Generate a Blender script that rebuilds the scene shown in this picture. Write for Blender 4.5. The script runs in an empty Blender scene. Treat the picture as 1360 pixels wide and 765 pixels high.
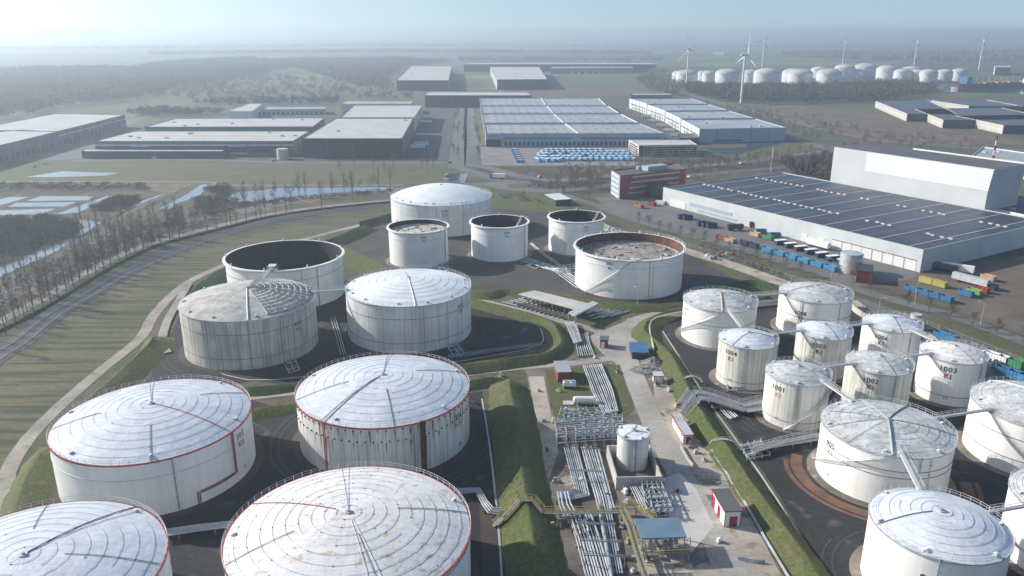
import bpy, math, random
import numpy as np
from mathutils import Vector, Matrix
R = math.radians
random.seed(7); rng = np.random.default_rng(7)
S = bpy.context.scene
COL = S.collection
# ------------------------------------------------------------------ camera
CH = 107.5; F = 1050.0; PITCH = math.atan(340.5 / F)
cam = bpy.data.objects.new('camera', bpy.data.cameras.new('camera')); COL.objects.link(cam)
cam.location = (0, 0, CH); cam.rotation_euler = (R(90) - PITCH, 0, 0)
cam.data.sensor_width = 36; cam.data.lens = F / 1360 * 36
cam.data.clip_start = 1; cam.data.clip_end = 90000
S.camera = cam
# ------------------------------------------------------------------ sky, sun, exposure
SUN_EL = R(27); SUN_AZ = R(160)            # direction towards the sun, measured from +X
w = bpy.data.worlds.new('World'); S.world = w; w.use_nodes = True
nt = w.node_tree; bg = nt.nodes['Background']
sky = nt.nodes.new('ShaderNodeTexSky'); sky.sky_type = 'NISHITA'; sky.sun_disc = False
sky.sun_elevation = SUN_EL; sky.sun_rotation = R(90) - SUN_AZ
sky.air_density = 1.1; sky.dust_density = 1.6; sky.ozone_density = 2.5; sky.altitude = 0
tc = nt.nodes.new('ShaderNodeTexCoord'); mp = nt.nodes.new('ShaderNodeMapping'); mp.vector_type = 'POINT'
mp.inputs['Scale'].default_value = (1, 1, .9); mp.inputs['Location'].default_value = (0, 0, .11)   # thin milky layer: the low sky is as bright as the sky a few degrees up
nt.links.new(tc.outputs['Generated'], mp.inputs[0]); nt.links.new(mp.outputs[0], sky.inputs[0])
hs = nt.nodes.new('ShaderNodeHueSaturation'); hs.inputs['Saturation'].default_value = .95; nt.links.new(sky.outputs[0], hs.inputs['Color'])
nt.links.new(hs.outputs[0], bg.inputs[0]); bg.inputs[1].default_value = 0.128
sun = bpy.data.objects.new('sun', bpy.data.lights.new('sun', 'SUN')); COL.objects.link(sun)
sun.data.energy = 4.8; sun.data.angle = R(0.6); sun.data.color = (1.0, 0.95, 0.87)
sd = Vector((math.cos(SUN_AZ) * math.cos(SUN_EL), math.sin(SUN_AZ) * math.cos(SUN_EL), math.sin(SUN_EL)))
sun.rotation_euler = sd.to_track_quat('Z', 'Y').to_euler(); sun.location = (-300, 100, 300)
S.view_settings.view_transform = 'Standard'; S.view_settings.look = 'None'
S.view_settings.exposure = 0.42; S.view_settings.gamma = 1
HAZE_DENSITY = 0.00026; HAZE_ANISO = 0.46

# ------------------------------------------------------------------ survey helper: a bearing from the survey photo -> map position
def P(px, py, z=0.0):
    rx = (px - 680) / F; ry = (382.5 - py) / F
    dy = math.cos(PITCH) + ry * math.sin(PITCH); dz = -math.sin(PITCH) + ry * math.cos(PITCH)
    t = (CH - z) / -dz
    return (rx * t, dy * t)
def PP(lst, z=0.0): return [P(a, b, z) for a, b in lst]
def hgt(px, py, X, Y):                      # height of a point above (X, Y) seen on picture row py
    ry = (382.5 - py) / F
    dy = math.cos(PITCH) + ry * math.sin(PITCH); dz = -math.sin(PITCH) + ry * math.cos(PITCH)
    return CH + Y / dy * dz

# ------------------------------------------------------------------ materials
MATS = {}
def srgb(c): return tuple((v / 12.92 if v <= .04045 else ((v + .055) / 1.055) ** 2.4) for v in c)
def mat(name, col, rough=.7, var=.15, scale=.5, metal=0., streak=0., bump=0., col2=None, stain=None, stain_t=.62, fine=0., spec=None, bscale=None, plates=0.):
    """procedural paint/earth: base colour broken up by large and fine noise, optional vertical streaks and stains"""
    if name in MATS: return MATS[name]
    m = bpy.data.materials.new(name); m.use_nodes = True; n = m.node_tree.nodes; L = m.node_tree.links
    b = n['Principled BSDF']; b.inputs['Roughness'].default_value = rough; b.inputs['Metallic'].default_value = metal
    if spec is not None: b.inputs['Specular IOR Level'].default_value = spec
    geo = n.new('ShaderNodeNewGeometry')
    def noise(sc, detail=4, vec=None):
        t = n.new('ShaderNodeTexNoise'); t.inputs['Scale'].default_value = sc; t.inputs['Detail'].default_value = detail
        L.new(vec or geo.outputs['Position'], t.inputs['Vector']); return t.outputs['Fac']
    def mix(f, a, c2, mode='MIX'):
        x = n.new('ShaderNodeMix'); x.data_type = 'RGBA'; x.blend_type = mode
        if hasattr(f, 'is_linked'): L.new(f, x.inputs[0])
        else: x.inputs[0].default_value = f
        for i, s in ((6, a), (7, c2)):
            if hasattr(s, 'is_linked'): L.new(s, x.inputs[i])
            else: x.inputs[i].default_value = (*s, 1)
        return x.outputs[2]
    def ramp(f, lo, hi):
        r = n.new('ShaderNodeMapRange'); r.inputs[1].default_value = lo; r.inputs[2].default_value = hi; L.new(f, r.inputs[0]); return r.outputs[0]
    c2 = col2 or tuple(v * (1 - var * 1.6) for v in col)
    hi = tuple(min(1, v * (1 + var * .6)) for v in col)
    c = mix(ramp(noise(scale, 6), .34, .66), c2, hi if not col2 else col)
    if fine: c = mix(ramp(noise(scale * 14, 3), .3, .7), c, mix(1.0, c, (1 - fine,) * 3, 'MULTIPLY'))
    if streak:
        mp = n.new('ShaderNodeMapping'); mp.inputs['Scale'].default_value = (1.6, 1.6, .035); L.new(geo.outputs['Position'], mp.inputs[0])
        f = ramp(noise(1.0, 5, mp.outputs[0]), .46, .78)
        mu = n.new('ShaderNodeMath'); mu.operation = 'MULTIPLY'; mu.inputs[1].default_value = streak; L.new(f, mu.inputs[0])
        c = mix(mu.outputs[0], c, stain or (.22, .2, .17))
        mp2 = n.new('ShaderNodeMapping'); mp2.inputs['Scale'].default_value = (.25, .25, .05); mp2.inputs['Location'].default_value = (37, 11, 5)
        L.new(geo.outputs['Position'], mp2.inputs[0])
        f2 = ramp(noise(1.0, 4, mp2.outputs[0]), .5, .75)
        mu2 = n.new('ShaderNodeMath'); mu2.operation = 'MULTIPLY'; mu2.inputs[1].default_value = streak * .55; L.new(f2, mu2.inputs[0])
        c = mix(mu2.outputs[0], c, tuple(.5 * v for v in col))
    elif stain:
        c = mix(ramp(noise(scale * 3.1, 5), stain_t, stain_t + .1), c, stain)
    pl = None
    if plates:
        br = n.new('ShaderNodeTexBrick'); br.inputs['Scale'].default_value = 1; br.inputs['Brick Width'].default_value = 5.5; br.inputs['Row Height'].default_value = 1.9; br.inputs['Mortar Size'].default_value = .035
        br.inputs['Color1'].default_value = (1, 1, 1, 1); br.inputs['Color2'].default_value = (1 - plates, 1 - plates, 1 - plates, 1); br.inputs['Mortar'].default_value = (.62, .62, .64, 1); L.new(geo.outputs['Position'], br.inputs['Vector']); c = mix(1.0, c, br.outputs['Color'], 'MULTIPLY')
    L.new(c, b.inputs['Base Color'])
    if bump:
        bp = n.new('ShaderNodeBump'); bp.inputs['Strength'].default_value = 1; bp.inputs['Distance'].default_value = bump
        L.new(noise(bscale or scale * 4, 3), bp.inputs['Height']); L.new(bp.outputs[0], b.inputs['Normal'])
    MATS[name] = m; return m

def M(n): return MATS[n]
mat('shell_white', (.8, .81, .79), .5, .07, .08, streak=.22, stain=(.42, .4, .34))
mat('shell_right', (.86, .85, .81), .5, .05, .1, streak=.22, stain=(.36, .35, .27))
mat('shell_green', (.74, .73, .66), .55, .1, .12, streak=.85, stain=(.2, .2, .14))
mat('rust_drip', (.3, .13, .05), .9, .3, 1.5)
mat('shell_rusty', (.74, .73, .69), .55, .08, .1, streak=.8, stain=(.36, .25, .16))
mat('shell_dirty', (.58, .57, .51), .7, .16, .15, streak=.95, stain=(.13, .12, .1))
mat('shell_402', (.72, .73, .71), .6, .1, .12, streak=.6, stain=(.24, .21, .16))
mat('roof_white', (.7, .74, .78), .36, .07, .22, bump=.16, bscale=.42, fine=.06, plates=.1)
mat('roof_rust', (.78, .77, .75), .45, .06, .2, bump=.12, bscale=.4, stain=(.62, .5, .38), stain_t=.57, plates=.1)
mat('roof_grey', (.64, .66, .65), .55, .16, .35, bump=.08, plates=.15, stain=(.33, .32, .29), stain_t=.56, fine=.12)
mat('roof_old', (.5, .49, .45), .85, .2, .3, bump=.15, stain=(.3, .28, .24), stain_t=.6, fine=.15)
mat('roof_smooth', (.72, .77, .78), .6, .07, .15, fine=.04)
mat('steel', (.42, .44, .46), .45, .12, .8, metal=.5)
mat('galv', (.5, .52, .54), .5, .12, .6, metal=.2)
mat('pipe', (.47, .49, .52), .45, .2, .25, metal=.3)
mat('pipe_blue', (.3, .36, .42), .5, .15, .25, metal=.3)
mat('seam', (.2, .2, .19), .8, .2, 1)
mat('ring_grey', (.45, .47, .52), .7, .2, 1)
mat('rail_light', (.55, .56, .55), .6, .1, 1)
mat('red', (.3, .03, .05), .55, .15, .8)
mat('red_rust', (.34, .05, .04), .7, .3, .7)
mat('red_faded', (.62, .2, .18), .7, .2, 2)
mat('black_paint', (.03, .03, .035), .6, .1, 2)
mat('rust', (.14, .065, .045), .9, .35, .4, streak=.4, stain=(.05, .02, .02))
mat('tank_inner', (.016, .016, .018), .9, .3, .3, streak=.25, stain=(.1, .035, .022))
mat('float_roof', (.36, .33, .29), .8, .25, .18, stain=(.07, .065, .06), stain_t=.54, bump=.05, fine=.2)
mat('float_cream', (.55, .5, .4), .8, .2, .2, stain=(.2, .18, .15), stain_t=.56)
mat('yellow', (.42, .33, .07), .6, .1, 1)
mat('concrete', (.5, .48, .44), .85, .15, .12, streak=.35, stain=(.2, .18, .15), bump=.01)
mat('concrete_light', (.55, .53, .5), .85, .1, .15, fine=.15)
mat('road_concrete', (.42, .395, .35), .9, .16, .06, fine=.15, stain=(.3, .28, .25), stain_t=.6, plates=.12)
mat('dirt_path', (.38, .34, .29), .95, .2, .08, fine=.2, stain=(.2, .17, .13), stain_t=.58)
mat('sand', (.46, .4, .33), .95, .22, .06, fine=.2, stain=(.2, .17, .12), stain_t=.57)
mat('yard_dirt', (.2, .17, .14), .95, .3, .09, fine=.3, stain=(.3, .27, .23), stain_t=.6)
mat('lane_grey', (.26, .25, .235), .9, .15, .1, fine=.2)
mat('asphalt', (.085, .085, .09), .9, .15, .05, fine=.1)
mat('asphalt_light', (.16, .155, .15), .9, .15, .05, fine=.12)
mat('bund_floor', (.032, .034, .038), .92, .22, .05, fine=.45, stain=(.085, .08, .072), stain_t=.6)
mat('bund_floor_grey', (.075, .072, .07), .92, .2, .06, fine=.35)
mat('bund_brown', (.075, .058, .05), .95, .2, .1, fine=.2)
mat('rust_ring', (.17, .095, .06), .95, .25, .2)
mat('ballast', (.1, .095, .105), .95, .2, .3, fine=.3)
mat('grass', (.085, .105, .032), .95, .3, .05, col2=(.13, .115, .06), fine=.3, bump=.05)
mat('grass_green', (.095, .13, .03), .95, .3, .08, col2=(.125, .125, .05), fine=.5, bump=.14, bscale=1.2, stain=(.16, .125, .065), stain_t=.63)
mat('grass_dark', (.035, .065, .016), .95, .3, .08, col2=(.055, .075, .025), fine=.35, bump=.08, bscale=1.2)
mat('reed', (.2, .16, .09), .95, .25, .1, fine=.3, stain=(.11, .08, .05), stain_t=.55)
mat('brown_field', (.15, .115, .08), .95, .22, .03, fine=.3, stain=(.2, .16, .11), stain_t=.56)
mat('scrub_ground', (.085, .075, .05), .95, .3, .03, fine=.3, stain=(.15, .12, .07), stain_t=.58)
mat('plough', (.16, .125, .095), .95, .2, .05, fine=.3, bump=.2)
mat('water', (.05, .075, .09), .08, .1, .01, spec=.6)
mat('pond', (.14, .17, .19), .08, .2, .03, spec=.9, bump=.02, bscale=.5)
mat('wall_beige', (.48, .44, .38), .7, .06, .1)
mat('wood', (.15, .13, .11), .9, .2, .8)
mat('twig', (.2, .175, .15), .95, .2, .6)
mat('twig_dark', (.1, .085, .07), .95, .2, .3)
mat('twig_dull', (.15, .13, .1), .95, .2, .3)
mat('evergreen', (.03, .05, .025), .95, .3, .3)
mat('wall_white', (.66, .68, .67), .5, .04, .06)
mat('wall_offwhite', (.5, .52, .53), .6, .05, .06)
mat('wall_lightgrey', (.5, .54, .54), .55, .06, .1)
mat('wall_dark', (.035, .045, .06), .5, .15, .05)
mat('wall_mid', (.12, .14, .16), .55, .1, .08)
mat('wall_blue', (.3, .38, .47), .5, .06, .05)
mat('wall_green', (.03, .055, .05), .7, .15, .2)
mat('brick_red', (.27, .06, .05), .8, .15, .3)
mat('roof_pale', (.5, .5, .49), .8, .09, .05, fine=.08, stain=(.36, .36, .35), stain_t=.6)
mat('roof_pale_grey', (.34, .37, .4), .8, .1, .05, fine=.08)
mat('roof_dark', (.1, .105, .115), .8, .12, .05)
mat('glass', (.03, .045, .06), .15, .1, .3, spec=.8)
mat('window_pale', (.35, .42, .46), .3, .1, .3)
mat('blue', (.05, .16, .32), .5, .15, .4)
mat('blue_light', (.06, .25, .45), .45, .1, .3)
mat('blue_navy', (.025, .05, .12), .5, .2, .4)
mat('canopy_blue', (.13, .21, .27), .5, .08, .2)
mat('white_paint', (.8, .81, .8), .45, .05, .3)
mat('orange', (.36, .12, .06), .6, .1, .5)
mat('tan', (.5, .35, .2), .7, .1, .5)
mat('yellow_green', (.42, .42, .1), .6, .1, .5)
mat('green', (.05, .25, .1), .6, .1, .5)
mat('lime', (.2, .38, .1), .6, .1, .5)
mat('rubber', (.02, .02, .02), .9, .1, 1)
mat('line_white', (.7, .7, .68), .7, .1, .5)
mat('rail_steel', (.4, .4, .42), .35, .1, .5, metal=.6)
mat('rubble', (.26, .25, .24), .95, .35, .6, stain=(.1, .09, .08), stain_t=.5)

def solar_mat(name, ux, uy, pitch_u, pitch_v, base, line):
    """dark photovoltaic roof: panel tone changes block by block, thin pale service gaps"""
    m = bpy.data.materials.new(name); m.use_nodes = True; n = m.node_tree.nodes; L = m.node_tree.links
    b = n['Principled BSDF']; b.inputs['Roughness'].default_value = .5
    geo = n.new('ShaderNodeNewGeometry'); mp = n.new('ShaderNodeMapping'); mp.vector_type = 'POINT'
    mp.inputs['Rotation'].default_value = (0, 0, -math.atan2(uy, ux)); L.new(geo.outputs['Position'], mp.inputs[0])
    br = n.new('ShaderNodeTexBrick'); br.offset = 0; br.inputs['Scale'].default_value = 1
    br.inputs['Brick Width'].default_value = pitch_u; br.inputs['Row Height'].default_value = pitch_v
    br.inputs['Mortar Size'].default_value = .22; br.inputs['Color1'].default_value = (*base, 1)
    br.inputs['Color2'].default_value = (*[v * 1.5 for v in base], 1); br.inputs['Mortar'].default_value = (*line, 1)
    L.new(mp.outputs[0], br.inputs['Vector']); 
    nz = n.new('ShaderNodeTexNoise'); nz.inputs['Scale'].default_value = .04; L.new(geo.outputs['Position'], nz.inputs['Vector'])
    mx = n.new('ShaderNodeMix'); mx.data_type = 'RGBA'; mx.blend_type = 'MULTIPLY'; mx.inputs[0].default_value = .5
    L.new(br.outputs['Color'], mx.inputs[6]); L.new(nz.outputs['Color'], mx.inputs[7]); L.new(mx.outputs[2], b.inputs['Base Color'])
    MATS[name] = m; return m

# ------------------------------------------------------------------ mesh builder
class MB:
    def __init__(s): s.v = []; s.f = []; s.m = []; s.mats = []
    def mi(s, m):
        if m not in s.mats: s.mats.append(m)
        return s.mats.index(m)
    def add(s, v, f, m):
        k = len(s.v); s.v += [tuple(p) for p in v]; i = s.mi(m)
        for q in f: s.f.append([a + k for a in q]); s.m.append(i)
    def prism(s, pts, z0, z1, m, top=None, bottom=True):
        n = len(pts)
        a = sum(pts[i][0] * pts[(i + 1) % n][1] - pts[(i + 1) % n][0] * pts[i][1] for i in range(n))
        if a < 0: pts = pts[::-1]
        z0f = z0 if callable(z0) else (lambda x, y: z0); z1f = z1 if callable(z1) else (lambda x, y: z1)
        v = [(x, y, z0f(x, y)) for x, y in pts] + [(x, y, z1f(x, y)) for x, y in pts]
        s.add(v, [[i, (i + 1) % n, n + (i + 1) % n, n + i] for i in range(n)], m)
        s.add(v[n:], [list(range(n))], top or m)
        if bottom: s.add(v[:n], [list(range(n))[::-1]], m)
        return s
    def box(s, x, y, z0, sx, sy, sz, m, rz=0, top=None):
        c, q = math.cos(rz), math.sin(rz)
        pts = [(x + a * sx / 2 * c - b * sy / 2 * q, y + a * sx / 2 * q + b * sy / 2 * c) for a, b in ((-1, -1), (1, -1), (1, 1), (-1, 1))]
        return s.prism(pts, z0, z0 + sz, m, top)
    def beam(s, p, q, w_, h_, m):
        p, q = Vector(p), Vector(q); d = q - p
        if d.length < 1e-6: return s
        d.normalize(); up = Vector((0, 0, 1))
        if abs(d.z) > .95: up = Vector((0, 1, 0))
        a = d.cross(up).normalized() * (w_ / 2); b = a.cross(d).normalized() * (h_ / 2)
        v = [p - a - b, p + a - b, p + a + b, p - a + b, q - a - b, q + a - b, q + a + b, q - a + b]
        s.add(v, [[0, 1, 2, 3], [7, 6, 5, 4], [0, 4, 5, 1], [1, 5, 6, 2], [2, 6, 7, 3], [3, 7, 4, 0]], m); return s
    def tube(s, pts, r, m, seg=6, closed=False, cap=True):
        pts = [Vector(p) for p in pts]; n = len(pts); rs = r if isinstance(r, (list, tuple)) else [r] * n
        v = []
        for i, p in enumerate(pts):
            if closed: d = pts[(i + 1) % n] - pts[i - 1]
            else: d = pts[min(i + 1, n - 1)] - pts[max(i - 1, 0)]
            d.normalize(); up = Vector((0, 0, 1)) if abs(d.z) < .9 else Vector((0, 1, 0))
            a = d.cross(up).normalized(); b = a.cross(d)
            for k in range(seg):
                t = 2 * math.pi * k / seg; v.append(p + (a * math.cos(t) + b * math.sin(t)) * rs[i])
        f = []
        for i in range(n if closed else n - 1):
            j = (i + 1) % n
            for k in range(seg):
                f.append([i * seg + k, i * seg + (k + 1) % seg, j * seg + (k + 1) % seg, j * seg + k])
        if cap and not closed: f += [list(range(seg))[::-1], [(n - 1) * seg + k for k in range(seg)]]
        s.add(v, f, m); return s
    def cyl(s, x, y, z0, z1, r, m, seg=24, r1=None, top=True, topm=None, bottom=False):
        r1 = r if r1 is None else r1
        v = []
        for z, rr in ((z0, r), (z1, r1)):
            v += [(x + rr * math.cos(2 * math.pi * k / seg), y + rr * math.sin(2 * math.pi * k / seg), z) for k in range(seg)]
        s.add(v, [[k, (k + 1) % seg, seg + (k + 1) % seg, seg + k] for k in range(seg)], m)
        if top: s.add(v[seg:], [list(range(seg))], topm or m)
        if bottom: s.add(v[:seg], [list(range(seg))[::-1]], m)
        return s
    def lathe(s, prof, m, seg=96, x=0, y=0, a0=0, a1=2 * math.pi):
        full = abs(a1 - a0 - 2 * math.pi) < 1e-6; nn = seg if full else seg + 1; v = []
        for r, z in prof:
            v += [(x + r * math.cos(a0 + (a1 - a0) * k / seg), y + r * math.sin(a0 + (a1 - a0) * k / seg), z) for k in range(nn)]
        f = []
        for i in range(len(prof) - 1):
            for k in range(seg):
                k2 = (k + 1) % nn
                f.append([i * nn + k, i * nn + k2, (i + 1) * nn + k2, (i + 1) * nn + k])
        s.add(v, f, m); return s
    def build(s, name, parent=None, smooth=False, world=False, kind=None, label=None):
        me = bpy.data.meshes.new(name)
        o_ = Vector((0, 0, 0))
        if world and parent is not None: o_ = parent.location
        me.from_pydata([(a - o_[0], b - o_[1], c - o_[2]) for a, b, c in s.v], [], s.f)
        for m in s.mats: me.materials.append(MATS[m])
        me.polygons.foreach_set('material_index', s.m)
        if smooth: me.polygons.foreach_set('use_smooth', [True] * len(s.f))
        me.update()
        o = bpy.data.objects.new(name, me); COL.objects.link(o)
        if parent is not None: o.parent = parent
        if kind: o['kind'] = kind
        if label: o['label'] = label
        return o

def thing(name, label, cat, loc=(0, 0, 0), rz=0, group=None):
    o = bpy.data.objects.new(name, None); COL.objects.link(o); o.empty_display_size = .5
    o.location = loc; o.rotation_euler = (0, 0, rz); o['label'] = label; o['category'] = cat
    if group: o['group'] = group
    return o
def tag(o, label, cat, group=None):
    o['label'] = label; o['category'] = cat
    if group: o['group'] = group
    return o
def dup(root, loc, rz=0, label=None, group=None, scale=None):
    def cp(o, par):
        c = o.copy(); COL.objects.link(c)
        if par is not None: c.parent = par
        for ch in list(o.children): cp(ch, c)
        return c
    r = cp(root, None); r.location = loc; r.rotation_euler = (0, 0, rz)
    if label: r['label'] = label
    if group: r['group'] = group
    if scale: r.scale = scale
    return r
class Kind:
    """first placement moves the prototype itself, later ones copy it"""
    def __init__(s, proto): s.p = proto; s.used = False
    def put(s, x, y, rz=0, label=None, sc=1.0, z=0, group=None):
        if not s.used:
            s.used = True; o = s.p; o.location = (x, y, z); o.rotation_euler = (0, 0, rz)
            if label: o['label'] = label
            if group: o['group'] = group
            o.scale = (sc,) * 3; return o
        return dup(s.p, (x, y, z), rz, label, group, (sc,) * 3)
def sheet(name, pts, z, m, kind='structure'):
    a = sum(pts[i][0] * pts[(i + 1) % len(pts)][1] - pts[(i + 1) % len(pts)][0] * pts[i][1] for i in range(len(pts)))
    if a < 0: pts = pts[::-1]
    b = MB(); b.add([(x, y, z) for x, y in pts], [list(range(len(pts)))], m); return b.build(name, kind=kind)
def spline(pts, step=8):
    """Catmull-Rom through map points"""
    out = []; n = len(pts)
    for i in range(n - 1):
        p0, p1, p2, p3 = [Vector((*pts[max(0, min(n - 1, k))][:2], 0)) for k in (i - 1, i, i + 1, i + 2)]
        k = max(2, int((p2 - p1).length / step))
        for j in range(k):
            t = j / k
            q = .5 * ((2 * p1) + (-p0 + p2) * t + (2 * p0 - 5 * p1 + 4 * p2 - p3) * t * t + (-p0 + 3 * p1 - 3 * p2 + p3) * t ** 3)
            out.append((q.x, q.y))
    out.append(tuple(pts[-1][:2])); return out
def offs(pts, d):
    o = []; n = len(pts)
    for i in range(n):
        a = Vector(pts[max(i - 1, 0)]); b = Vector(pts[min(i + 1, n - 1)]); t = (b - a).normalized()
        o.append((pts[i][0] - t.y * d, pts[i][1] + t.x * d))
    return o
def strip(name, pts, wd, z, m, step=8, raw=False, kind='structure', parent=None):
    c = pts if raw else spline(pts, step); a, b_ = offs(c, wd / 2), offs(c, -wd / 2); n = len(c)
    b = MB(); b.add([(x, y, z) for x, y in b_] + [(x, y, z) for x, y in a], [[i, i + 1, n + i + 1, n + i] for i in range(n - 1)], m)
    return b.build(name, kind=kind, parent=parent)
def berm(name, pts, left, right, h, m='grass_green', top=.7, step=3, ml=None, mr=None):
    """grassed embankment along a crest line; left/right = horizontal run of each slope"""
    c = spline(pts, step); n = len(c); prof = [(left + top / 2, 0), (left * .48 + top / 2, .54), (top / 2, .97), (0, 1.0), (-top / 2, .97), (-right * .48 - top / 2, .54), (-right - top / 2, 0)]
    v = []; f = []
    for i, (x, y) in enumerate(c):
        e = min(i, n - 1 - i) * step; k = min(1, e / 6.0)
        for j, (o, hh) in enumerate(prof):
            a = Vector(c[max(i - 1, 0)]); b_ = Vector(c[min(i + 1, n - 1)]); t = (b_ - a).normalized()
            o2 = o * (1 if j in (0, 6) else (.6 + .4 * k)) + (random.uniform(-.2, .2) if 0 < j < 6 else random.uniform(-.45, .45))
            v.append((x - t.y * o2, y + t.x * o2, (h * hh * k + random.uniform(-.1, .1) * (0 < j < 6)) if 0 < j < 6 else -.02))
    for i in range(n - 1):
        for j in range(6): f.append([i * 7 + j, i * 7 + j + 1, (i + 1) * 7 + j + 1, (i + 1) * 7 + j][::-1])
    b = MB(); b.add(v, f, m); return b.build(name, kind='structure', smooth=True)
# text ----------------------------------------------------------------------
_txt = {}
def text_mesh(s, size, bold=.012):
    key = (s, size, bold)
    if key in _txt: return _txt[key]
    cu = bpy.data.curves.new('t', 'FONT'); cu.body = s; cu.size = size; cu.align_x = 'CENTER'; cu.offset = bold * size; cu.space_character = 1.15
    o = bpy.data.objects.new('t', cu); COL.objects.link(o)
    me = bpy.data.meshes.new_from_object(o.evaluated_get(bpy.context.evaluated_depsgraph_get()))
    bpy.data.objects.remove(o); bpy.data.curves.remove(cu)
    d = ([tuple(v.co) for v in me.vertices], [list(p.vertices) for p in me.polygons]); bpy.data.meshes.remove(me)
    _txt[key] = d; return d
def wrap_text(s, size, m, r, ang, z, name, parent, sx=1.0):
    v, f = text_mesh(s, size); b = MB(); rr = r + .06
    b.add([(rr * math.cos(ang + x * sx / r), rr * math.sin(ang + x * sx / r), z + y) for x, y, _ in v], f, m)
    return b.build(name, parent)
def wall_text(s, size, m, p0, p1, t, z, name, parent, out=.06, world=True):
    """flat lettering on the wall p0->p1 (outside on the right-hand side when walking p0->p1)"""
    v, f = text_mesh(s, size); d = Vector((p1[0] - p0[0], p1[1] - p0[1])); L_ = d.length; d.normalize(); nrm = Vector((d.y, -d.x))
    b = MB(); ox, oy = p0[0] + d.x * L_ * t + nrm.x * out, p0[1] + d.y * L_ * t + nrm.y * out
    b.add([(ox + d.x * x, oy + d.y * x, z + y) for x, y, _ in v], f, m); return b.build(name, parent, world=world)
# ================================================================== GROUND
def striped_grass():
    m = mat('striped_grass', (.095, .11, .04), .95, .3, .035, col2=(.15, .135, .075), fine=.35, bump=.05); n = m.node_tree.nodes; L = m.node_tree.links
    b = n['Principled BSDF']; src = b.inputs['Base Color'].links[0].from_socket; geo = n.new('ShaderNodeNewGeometry'); mp = n.new('ShaderNodeMapping')
    mp.inputs['Rotation'].default_value = (0, 0, .35); mp.inputs['Scale'].default_value = (.02, .3, 1); L.new(geo.outputs['Position'], mp.inputs[0]); t = n.new('ShaderNodeTexNoise'); t.inputs['Scale'].default_value = 1; t.inputs['Detail'].default_value = 4; L.new(mp.outputs[0], t.inputs[0])
    r = n.new('ShaderNodeMapRange'); r.inputs[1].default_value = .47; r.inputs[2].default_value = .6; L.new(t.outputs['Fac'], r.inputs[0]); x = n.new('ShaderNodeMix'); x.data_type = 'RGBA'; L.new(r.outputs[0], x.inputs[0]); L.new(src, x.inputs[6]); x.inputs[7].default_value = (.04, .052, .024, 1); L.new(x.outputs[2], b.inputs['Base Color'])
striped_grass()
def ground_mat():
    m = bpy.data.materials.new('ground'); m.use_nodes = True; n = m.node_tree.nodes; L = m.node_tree.links
    b = n['Principled BSDF']; b.inputs['Roughness'].default_value = .95
    geo = n.new('ShaderNodeNewGeometry')
    def N(t, **k):
        x = n.new(t)
        for a, v in k.items(): setattr(x, a, v)
        return x
    def noise(sc, det, vec=None):
        t = N('ShaderNodeTexNoise'); t.inputs['Scale'].default_value = sc; t.inputs['Detail'].default_value = det; L.new(vec or geo.outputs['Position'], t.inputs[0]); return t.outputs['Fac']
    def rr(f, lo, hi):
        r = N('ShaderNodeMapRange'); r.inputs[1].default_value = lo; r.inputs[2].default_value = hi; L.new(f, r.inputs[0]); return r.outputs[0]
    def mix(f, a, c, mode='MIX'):
        x = N('ShaderNodeMix', data_type='RGBA', blend_type=mode)
        if isinstance(f, float): x.inputs[0].default_value = f
        else: L.new(f, x.inputs[0])
        for i, s in ((6, a), (7, c)):
            if isinstance(s, tuple): x.inputs[i].default_value = (*s, 1)
            else: L.new(s, x.inputs[i])
        return x.outputs[2]
    near = mix(rr(noise(.03, 6), .38, .62), (.085, .09, .042), (.14, .12, .08))
    near = mix(rr(noise(.35, 4), .42, .7), near, (.06, .075, .024))
    near = mix(rr(noise(1.7, 3), .3, .75), near, mix(1.0, near, (.7, .7, .7), 'MULTIPLY'))
    mp = N('ShaderNodeMapping'); mp.inputs['Scale'].default_value = (.0011, .0022, 0); mp.inputs['Rotation'].default_value = (0, 0, .2); L.new(geo.outputs['Position'], mp.inputs[0])
    vo = N('ShaderNodeTexVoronoi'); vo.distance = 'CHEBYCHEV'; vo.inputs['Scale'].default_value = 1; L.new(mp.outputs[0], vo.inputs['Vector'])
    sp = N('ShaderNodeSeparateColor'); L.new(vo.outputs['Color'], sp.inputs[0])
    cr = N('ShaderNodeValToRGB'); cr.color_ramp.interpolation = 'CONSTANT'; e = cr.color_ramp.elements
    cols = [(0, (.1, .14, .04)), (.22, (.16, .15, .09)), (.4, (.07, .1, .035)), (.55, (.13, .17, .06)), (.7, (.06, .065, .035)), (.8, (.2, .18, .12)), (.9, (.09, .13, .05))]
    e[0].position = 0; e[0].color = (*cols[0][1], 1); e[1].position = cols[1][0]; e[1].color = (*cols[1][1], 1)
    for p, c in cols[2:]: x = e.new(p); x.color = (*c, 1)
    L.new(sp.outputs[0], cr.inputs[0])
    far = mix(rr(noise(.004, 6), .45, .62), cr.outputs[0], (.055, .06, .035))
    sx = N('ShaderNodeSeparateXYZ'); L.new(geo.outputs['Position'], sx.inputs[0])
    c = mix(rr(sx.outputs[1], 1250., 1600.), near, far)
    L.new(c, b.inputs['Base Color'])
    MATS['ground'] = m
ground_mat()
gb = MB(); gb.add([(-42000, -3000, 0), (42000, -3000, 0), (42000, 60000, 0), (-42000, 60000, 0)], [[0, 1, 2, 3]], 'ground'); gb.build('ground', kind='structure')

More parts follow.
